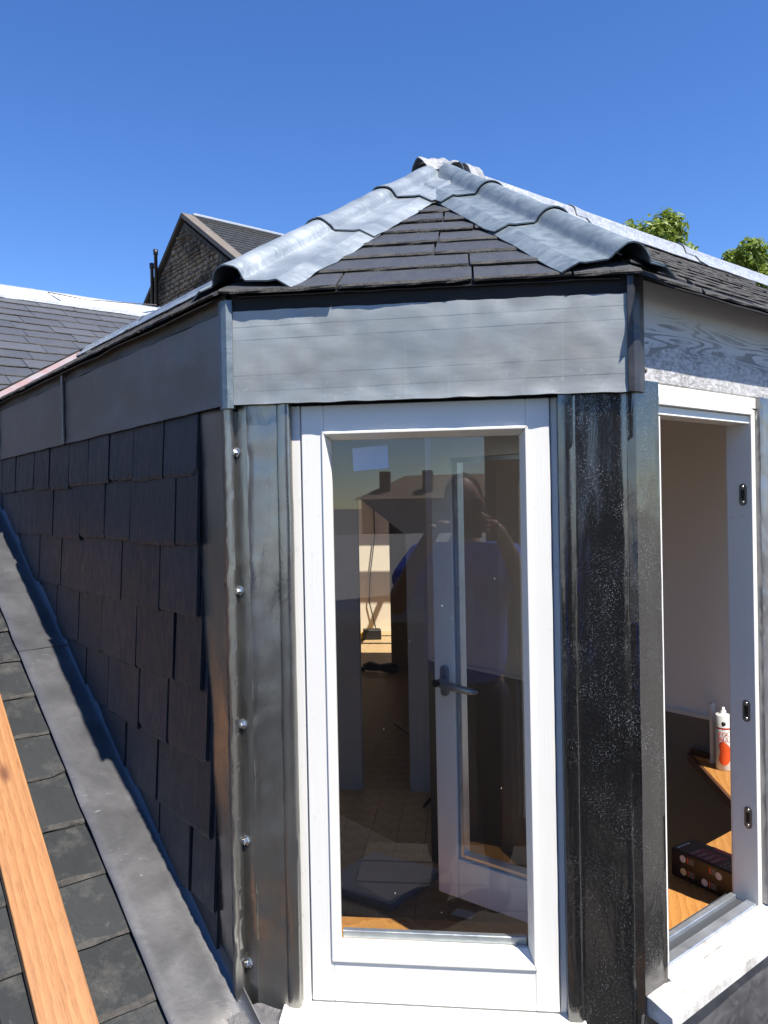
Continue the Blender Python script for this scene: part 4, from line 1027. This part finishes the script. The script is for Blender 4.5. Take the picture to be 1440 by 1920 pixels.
wc = tube('hanging_wire', [Vector((-1.20, 8.76, .2)), Vector((-1.19, 8.76, -.4)), Vector((-1.26, 8.76, -.9)), Vector((-1.28, 8.76, -1.25)), Vector((-1.20, 8.76, -1.6))], .008, 'black', None, 6); tag(wc, 'thin wire hanging down the sunlit far wall', 'wire')
rp_ = random.Random(4)
for i, (x, y, mt, lb_) in enumerate(((.035, .66, 'paper', 'pale paper scrap under the open casement corner'), (.06, .60, 'paper_tan', 'tan paper scrap on the floor below the open casement'), (.04, .52, 'paper', 'largest pale paper scrap on the floor near the sill'), (.16, .50, 'paper_tan', 'tan paper scrap nearest the right end of the glass'), (-.065, .72, 'paper', 'lone white paper scrap left of the open casement'))):
    a_ = rp_.uniform(0, 3); u_ = Vector((math.cos(a_), math.sin(a_), 0)); v_ = Vector((-u_.y, u_.x, 0)); P = far(x, y, .003)
    rows = [[P + u_*(.055*(j/4 - .5)) + v_*(.085*(i_/4 - .5)) + UP*(.006*abs(nz(Vector((i_*.6, j*.6, i))))) for j in range(5)] for i_ in range(5)]
    o = sheet('paper_scrap', rows, mt, None, .0006); tag(o, lb_, 'paper', 'paper scraps on the floor')
bm = bmesh.new(); obox(bm, far(-.34, .62, .001), Vector((.32, -.16, 0)), Vector((.19, .32, 0)), UP*.03, .001)
o = bm_obj('offcut_board', bm, 'plaster_grey'); tag(o, 'grey board offcut lying on the floor at the left of the glass', 'board')
bm = bmesh.new(); obox(bm, far(-.14, 1.35, .001), Vector((.50, .06, 0)), Vector((-.02, .1, 0)), UP*.06, .002)
o = bm_obj('timber_batten', bm, 'plaster_grey'); tag(o, 'short grey batten lying across the dark floor', 'batten')

# ================================================================== BACKGROUND
# stone gable house
GA = Vector((-5.651, 14.087, 6.0)); GP = .665; GH = 3.9; GL = 9.0
house = thing('gable_house', 'soot stained stone house with gable end behind the slate roof', 'house', Vector((GA.x, GA.y, GROUND)))
bz = GA.z - GP*GH
bm = bmesh.new()
prism(bm, [GA - UP*.12, GA + D*(GH - .05) + UP*(-GP*GH - .12), Vector((*(GA + D*(GH - .05)).xy, GROUND)), Vector((*(GA - D*(GH - .05)).xy, GROUND)), GA - D*(GH - .05) + UP*(-GP*GH - .12)], R*GL)
bm_obj('wall', bm, 'mortar', house)
sv = []; sf = []; rs = random.Random(12)
zc = bz - .6
while zc < GA.z - .15:
    h_ = rs.uniform(.065, .125); half = min((GA.z - .14 - (zc + h_))/GP, GH - .08)
    x_ = -half
    while x_ < half:
        w_ = min(rs.uniform(.10, .30), half - x_)
        if w_ < .05: break
        pr_ = rs.uniform(.02, .055); g_ = rs.uniform(.005, .012)
        b0 = len(sv); j_ = lambda: rs.uniform(-.012, .012)
        for (a, z_) in ((x_ + g_, zc + g_), (x_ + w_ - g_, zc + g_), (x_ + w_ - g_, zc + h_ - g_), (x_ + g_, zc + h_ - g_)):
            a += j_(); z_ += j_()
            P = GA + D*a; sv.append(Vector((P.x, P.y, z_)) + R*.02); sv.append(Vector((P.x, P.y, z_)) - R*pr_ + D*(.02 if a < x_ + w_/2 else -.02) + UP*(.015 if z_ < zc + h_/2 else -.015))
        f4 = [b0 + 1, b0 + 3, b0 + 5, b0 + 7]; sf.append(tuple(f4))
        for i in range(4): sf.append((b0 + 2*i, b0 + 2*((i + 1) % 4), b0 + 2*((i + 1) % 4) + 1, b0 + 2*i + 1))
        x_ += w_
    zc += h_
so_ = mesh_obj('rubble_stones', sv, sf, 'stone', house); so_['kind'] = 'stuff'
GNs = (-D*GP + UP*1).normalized()
for sgn in (1, -1):
    bm = bmesh.new(); n_ = (D*sgn*GP + UP).normalized()
    prism(bm, [GA + R*.12, GA + R*GL, GA + R*GL + (D*sgn - UP*GP)*(GH + .1), GA + R*.12 + (D*sgn - UP*GP)*(GH + .1)], -n_*.10)
    bm_obj('roof', bm, 'slate_far', house)
    bm = bmesh.new()
    prism(bm, [GA - R*.06 + UP*.07, GA + R*.20 + UP*.07, GA + R*.20 + (D*sgn - UP*GP)*(GH + .15) + UP*.07, GA - R*.06 + (D*sgn - UP*GP)*(GH + .15) + UP*.07], -UP*.10)
    bm_obj('coping', bm, 'cope' if sgn < 0 else 'mortar', house)
# slates of the visible slope, course by course
rv = (-D - UP*GP).normalized(); rn = (-D*GP + UP).normalized()
ro = [c for c in house.children if c.name.startswith('roof')][-1]
svv = []; sff = []
for k in range(22):
    for i in range(26):
        w_ = .27; a = .18 + w_*i + (.13 if k % 2 else 0); th = .005
        P = GA + R*a + rv*(.2*k) + rn*.004; b0 = len(svv); jj = rs.uniform(0, .02)
        svv += [P, P + R*(w_ - .012), P + R*(w_ - .012) + rv*(.215 + jj) + rn*th*2, P + rv*(.215 + jj) + rn*th*2, P + rv*(.215 + jj), P + R*(w_ - .012) + rv*(.215 + jj)]
        sff += [(b0, b0 + 1, b0 + 2, b0 + 3), (b0 + 3, b0 + 2, b0 + 5, b0 + 4)]
sl_ = mesh_obj('roof_slates', svv, sff, 'tile' if False else 'slate_main', ro); sl_['kind'] = 'stuff'
bm = bmesh.new(); obox(bm, GA + R*.17 + UP*.02 - D*.09, R*(GL - .2), D*.18, UP*.07, .02); bm_obj('ridge_cap', bm, 'galv', house)
for (dd, zt, zb) in ((1.42, 5.38, 2.0), (1.20, 5.62, 2.0)):
    P = GA + D*dd - R*.12
    tube('vent_pipe', [Vector((P.x, P.y, zb)), Vector((P.x, P.y, zt - .12)), Vector((P.x, P.y, zt - .11)), Vector((P.x, P.y, zt))], [.038, .038, .052, .052], 'black', house, 10)

# trees
def tree(name, label, base, top_z, rx, rzv, seed, n=9000, leaf=.11):
    rg = random.Random(seed)
    t = thing(name, label, 'tree', base, 'trees behind the roof')
    cz_ = top_z - rzv; C_ = Vector((base.x, base.y, cz_))
    pts = [base, base + Vector((.1, .05, (cz_ - base.z)*.5)), C_ - UP*rzv*.5, C_ + UP*rzv*.3]
    tr2 = tube('trunk', pts, [.42, .33, .22, .06], 'bark', t, 10)
    lobes = []
    for i in range(26):
        a = rg.uniform(0, 2*math.pi); ph = math.asin(rg.uniform(-.35, 1)); rr_ = rg.uniform(.62, .95)
        c_ = C_ + Vector((math.cos(a)*math.cos(ph)*rx*rr_, math.sin(a)*math.cos(ph)*rx*rr_, math.sin(ph)*rzv*rr_))
        lobes.append((c_, rg.uniform(.18, .34)*rx))
        st_ = C_ - UP*rzv*.45
        tube('limb', [st_, st_.lerp(c_, .5) + Vector((0, 0, -.15)), c_], [.12, .07, .02], 'bark', tr2, 5)
    vs_ = []; fs = []
    for i in range(n):
        c_, r_ = rg.choice(lobes)
        dv = Vector((rg.gauss(0, 1), rg.gauss(0, 1), rg.gauss(0, 1))).normalized()
        if rg.random() < .35: r_ *= .75
        p = c_ + dv*r_*(rg.random()**.4) + UP*rg.uniform(-.05, .05)
        nn = (dv + Vector((rg.gauss(0, .6), rg.gauss(0, .6), rg.gauss(.5, .6)))).normalized()
        u_ = nn.orthogonal().normalized(); an = rg.uniform(0, 6.3); w_ = nn.cross(u_); u2 = u_*math.cos(an) + w_*math.sin(an); v2 = nn.cross(u2)
        s_ = leaf*rg.uniform(.6, 1.25); b0 = len(vs_)
        vs_ += [p - u2*s_, p + v2*s_*.5 + nn*s_*.15, p + u2*s_, p - v2*s_*.5 + nn*s_*.15]; fs.append((b0, b0 + 1, b0 + 2, b0 + 3))
    mesh_obj('crown', vs_, fs, 'leaf', t); return t
tree('broadleaf_tree', 'green tree crown rising over the galvanised ridge, nearer the roof apex', Vector((6.2, 25.5, GROUND)), 9.3, 2.3, 3.4, 3, 16000, .11)
tree('broadleaf_tree', 'green tree crown at the right edge of the picture beyond the ridge', Vector((10.75, 26.0, GROUND)), 9.3, 2.4, 3.2, 8, 16000, .11)

# what stands behind the camera and shows in the glass and the lead
fr_ = thing('flat_roofed_building', 'low building with pale grey flat roof opposite, mirrored in the glass', 'building', Vector((0, -26, GROUND)))
box_obj('wall', Vector((-30, -44, GROUND)), Vector((60, 0, 0)), Vector((0, 33, 0)), UP*(8.2 - .05), 'bldg', fr_)
box_obj('flat_roof', Vector((-30.2, -44.2, -1.85)), Vector((60.4, 0, 0)), Vector((0, 33.4, 0)), UP*.2, 'flatroof', fr_)
hh = thing('hipped_house', 'distant house with hipped roof and two chimneys mirrored in the glass', 'house', Vector((-3, -50, GROUND)))
box_obj('wall', Vector((-6.6, -55, GROUND)), Vector((11.5, 0, 0)), Vector((0, 9, 0)), UP*(10.75 - .3), 'house_wall', hh)
bm = bmesh.new(); ez = .42
vsr = [bm.verts.new(v) for v in ((-7.0, -45.6, ez), (5.3, -45.6, ez), (5.3, -55.4, ez), (-7.0, -55.4, ez), (-4.2, -50.5, 2.0), (2.4, -50.5, 2.0))]
for f_ in ((0, 1, 5, 4), (2, 3, 4, 5), (1, 2, 5), (3, 0, 4), (3, 2, 1, 0)): bm.faces.new([vsr[i] for i in f_])
rf_ = bm_obj('roof', bm, 'tile', hh)
for x_, y_ in ((-5.6, -47.8), (-2.9, -47.6)): box_obj('chimney', Vector((x_, y_, .4)), Vector((.65, 0, 0)), Vector((0, .8, 0)), UP*1.75, 'bldg', rf_, .03)
tb = thing('tall_stone_building', 'tall dark stone building standing to the right behind the viewer', 'building', Vector((4, -13, GROUND)))
box_obj('wall', Vector((.36, -14.6, GROUND)), Vector((7, 0, 0)), Vector((0, 3.8, 0)), UP*14.5, 'bldg', tb)
for i in range(14): box_obj('quoin', Vector((.30, -10.82, -2 + .46*i)), Vector((.30 if i % 2 else .45, 0, 0)), Vector((0, .06, 0)), UP*.44, 'bldg', tb, .01)

# ------------------------------------------------------------------ photographer on a small work platform behind the camera
PZ = -1.62
pf_ = thing('work_platform', 'timber work platform on legs behind the camera', 'platform', Vector((.05, -1.85, PZ - .4)))
for i in range(4): box_obj('deck_board', Vector((-.45, -2.25 + .2*i, PZ - .035)), Vector((1.0, 0, 0)), Vector((0, .19, 0)), UP*.034, 'scaffold', pf_, .002)
for x_, y_ in ((-.40, -2.2), (.48, -2.2), (-.40, -1.52), (.48, -1.52)):
    t_ = (Vector((x_, y_, 0)) - L0).dot(D); zr = Z0 + SLOPE*t_
    tube('leg', [Vector((x_, y_, zr - .02)), Vector((x_, y_, PZ - .036))], .022, 'steel', pf_, 8)
def skin(name, nodes, edges, mat, parent, sub=2, root=0):
    me = bpy.data.meshes.new(name); me.from_pydata([n[0] for n in nodes], edges, []); me.materials.append(M[mat])
    o = link(bpy.data.objects.new(name, me)); adopt(o, parent); WT[o] = Vector((0, 0, 0))
    md = o.modifiers.new('skin', 'SKIN'); md.use_smooth_shade = True
    for i, n in enumerate(nodes):
        r_ = n[1] if isinstance(n[1], tuple) else (n[1], n[1])
        me.skin_vertices[0].data[i].radius = r_; me.skin_vertices[0].data[i].use_root = (i == root)
    s_ = o.modifiers.new('smooth', 'SUBSURF'); s_.levels = sub; s_.render_levels = sub
    return o
px_, py_ = .045, -1.80
per = thing('person', 'photographer in blue t-shirt and dark trousers reflected in the window glass', 'person', Vector((px_, py_, PZ)))
def pp(x, y, z): return Vector((px_ + x, py_ + y, z))
# one continuous body: legs, trunk, neck, arms raised to the phone
nodes = [(pp(0, -.03, -.72), (.135, .095)), (pp(0, -.04, -.52), (.135, .095)), (pp(0, -.04, -.36), (.155, .105)), (pp(0, -.04, -.245), (.12, .09)), (pp(0, -.015, -.165), .058), (pp(0, .005, -.10), .055),
         (pp(-.175, -.04, -.245), .066), (pp(-.26, .05, -.36), .050), (pp(-.285, .14, -.42), .044), (pp(-.19, .24, -.23), .036), (pp(-.10, .315, -.075), .026),
         (pp(.175, -.04, -.245), .066), (pp(.25, .05, -.37), .050), (pp(.265, .15, -.43), .044), (pp(.19, .24, -.22), .036), (pp(.12, .315, -.075), .026),
         (pp(-.10, -.03, -.82), .080), (pp(-.115, .0, -1.18), .055), (pp(-.12, -.04, PZ + .09), .045), (pp(-.12, -.03, PZ + .045), .042), (pp(-.125, .12, PZ + .035), .036),
         (pp(.10, -.03, -.82), .080), (pp(.115, .0, -1.18), .055), (pp(.12, -.04, PZ + .09), .045), (pp(.12, -.03, PZ + .045), .042), (pp(.125, .12, PZ + .035), .036)]
edges = [(0, 1), (1, 2), (2, 3), (3, 4), (4, 5), (3, 6), (6, 7), (7, 8), (8, 9), (9, 10), (3, 11), (11, 12), (12, 13), (13, 14), (14, 15), (0, 16), (16, 17), (17, 18), (18, 19), (19, 20), (0, 21), (21, 22), (22, 23), (23, 24), (24, 25)]
body = skin('body', nodes, edges, 'skin', per)
shirt_n = [(pp(0, -.03, -.80), (.195, .145)), (pp(0, -.04, -.55), (.185, .135)), (pp(0, -.04, -.36), (.198, .138)), (pp(0, -.04, -.24), (.150, .105)), (pp(0, -.025, -.175), (.080, .07)),
           (pp(-.185, -.04, -.235), .085), (pp(-.262, .045, -.36), .078), (pp(.185, -.04, -.235), .085), (pp(.252, .045, -.365), .078)]
skin('t_shirt', shirt_n, [(0, 1), (1, 2), (2, 3), (3, 4), (3, 5), (5, 6), (3, 7), (7, 8)], 'shirt', per)
tr_n = [(pp(0, -.03, -.69), (.168, .122)), (pp(0, -.03, -.78), (.165, .12)), (pp(-.10, -.03, -.86), .108), (pp(-.115, 0, -1.18), .078), (pp(-.12, -.04, PZ + .10), .066), (pp(.10, -.03, -.86), .108), (pp(.115, 0, -1.18), .078), (pp(.12, -.04, PZ + .10), .066)]
skin('trousers', tr_n, [(0, 1), (1, 2), (2, 3), (3, 4), (1, 5), (5, 6), (6, 7)], 'trouser', per)
for s_ in (-1, 1): skin('boot', [(pp(.12*s_, -.06, PZ + .06), .055), (pp(.122*s_, .04, PZ + .048), .048), (pp(.125*s_, .15, PZ + .042), .040)], [(0, 1), (1, 2)], 'boot', per)
# head with face, ears, hair
hc = pp(0, .02, .005)
def ell(name, c, r3, mat, parent, deform=None, nu=24, nv=16):
    vs_ = []; fs = []
    for i in range(nv + 1):
        th_ = math.pi*i/nv
        for k in range(nu):
            a = 2*math.pi*k/nu; v = Vector((math.sin(th_)*math.cos(a)*r3[0], math.sin(th_)*math.sin(a)*r3[1], math.cos(th_)*r3[2]))
            if deform: v = deform(v)
            vs_.append(Vector(c) + v)
    for i in range(nv):
        for k in range(nu): fs.append((i*nu + k, (i + 1)*nu + k, (i + 1)*nu + (k + 1) % nu, i*nu + (k + 1) % nu))
    return mesh_obj(name, vs_, fs, mat, parent, True)
def hd(v):
    w_ = Vector(v)
    if w_.z < -.02: f = 1 - (-.02 - w_.z)*2.6; w_.x *= f; w_.y = w_.y*(1 - (-.02 - w_.z)*1.2) + (-.02 - w_.z)*.12
    if w_.y > .05 and abs(w_.x) < .022 and -.045 < w_.z < .015: w_.y += .020*(1 - abs(w_.x)/.022)*(1 - abs(w_.z + .022)/.04)
    if w_.y > .04 and .010 < abs(w_.x) < .05 and .0 < w_.z < .03: w_.y -= .008
    return w_
head = ell('head', hc, (.076, .098, .118), 'skin', per, hd, 36, 28)
hair = ell('hair', hc + Vector((0, -.012, .014)), (.081, .098, .114), 'hair', per, lambda v: Vector((v.x, min(v.y, .045 + .3*max(0, v.z - .02)), max(v.z, -.035 if v.y < 0 else .028))))
for s_ in (-1, 1):
    ell('ear', hc + Vector((.079*s_, -.002, -.012)), (.010, .018, .030), 'skin', head, None, 10, 8)
    ell('eye', hc + Vector((.031*s_, .083, .012)), (.012, .008, .007), 'printwhite', head, None, 10, 8)
ell('mouth', hc + Vector((0, .084, -.062)), (.022, .008, .005), 'redtext', head, None, 10, 8)
# phone held just behind the lens
phv = Vector((CX, CY, 0))
ph = thing('phone', 'dark phone held up in front of the photographer', 'phone', phv + Vector((0, -.03, -.05)))
box_obj('phone_body', phv + Vector((-.036, -.018, -.125)), Vector((.072, 0, 0)), Vector((0, .008, 0)), UP*.147, 'black', ph, .003)
lathe('lens_ring', [(.008, 0), (.008, .002), (.006, .0022)], 14, 'black', ph, Matrix.Translation(phv + Vector((0, -.0098, 0))) @ Vector((0, 1, 0)).to_track_quat('Z', 'Y').to_matrix().to_4x4())
# hands round the phone edges
for s_ in (-1, 1):
    wr = pp(-.10 if s_ < 0 else .12, .315, -.075)
    ex_ = phv + Vector((.040*s_, -.014, -.075))
    palm = wr.lerp(ex_ + Vector((.018*s_, -.01, 0)), .75)
    hn = [(wr, (.026, .020)), (wr.lerp(palm, .5), (.030, .018)), (palm, (.032, .016))]
    hand = skin('hand', hn, [(0, 1), (1, 2)], 'skin', per)
    for f_, (dz, ln_) in enumerate(((.030, .9), (.012, 1.0), (-.006, .95), (-.024, .75))):
        b0 = palm + UP*dz*.8; k1 = ex_ + Vector((.012*s_, .012*ln_, dz)); k2 = ex_ + Vector((.002*s_, .010, dz)); tip = ex_ + Vector((-.016*s_*ln_, .0085, dz))
        skin('finger', [(b0, .0085), (k1, .008), (k2, .0072), (tip, .0062)], [(0, 1), (1, 2), (2, 3)], 'skin', hand, 1)
    skin('thumb', [(palm + UP*.01 - Vector((0, .01, 0)), .0095), (ex_ + Vector((.006*s_, -.012, .03)), .009), (ex_ + Vector((-.012*s_, -.016, .045)), .0075)], [(0, 1), (1, 2)], 'skin', hand, 1)
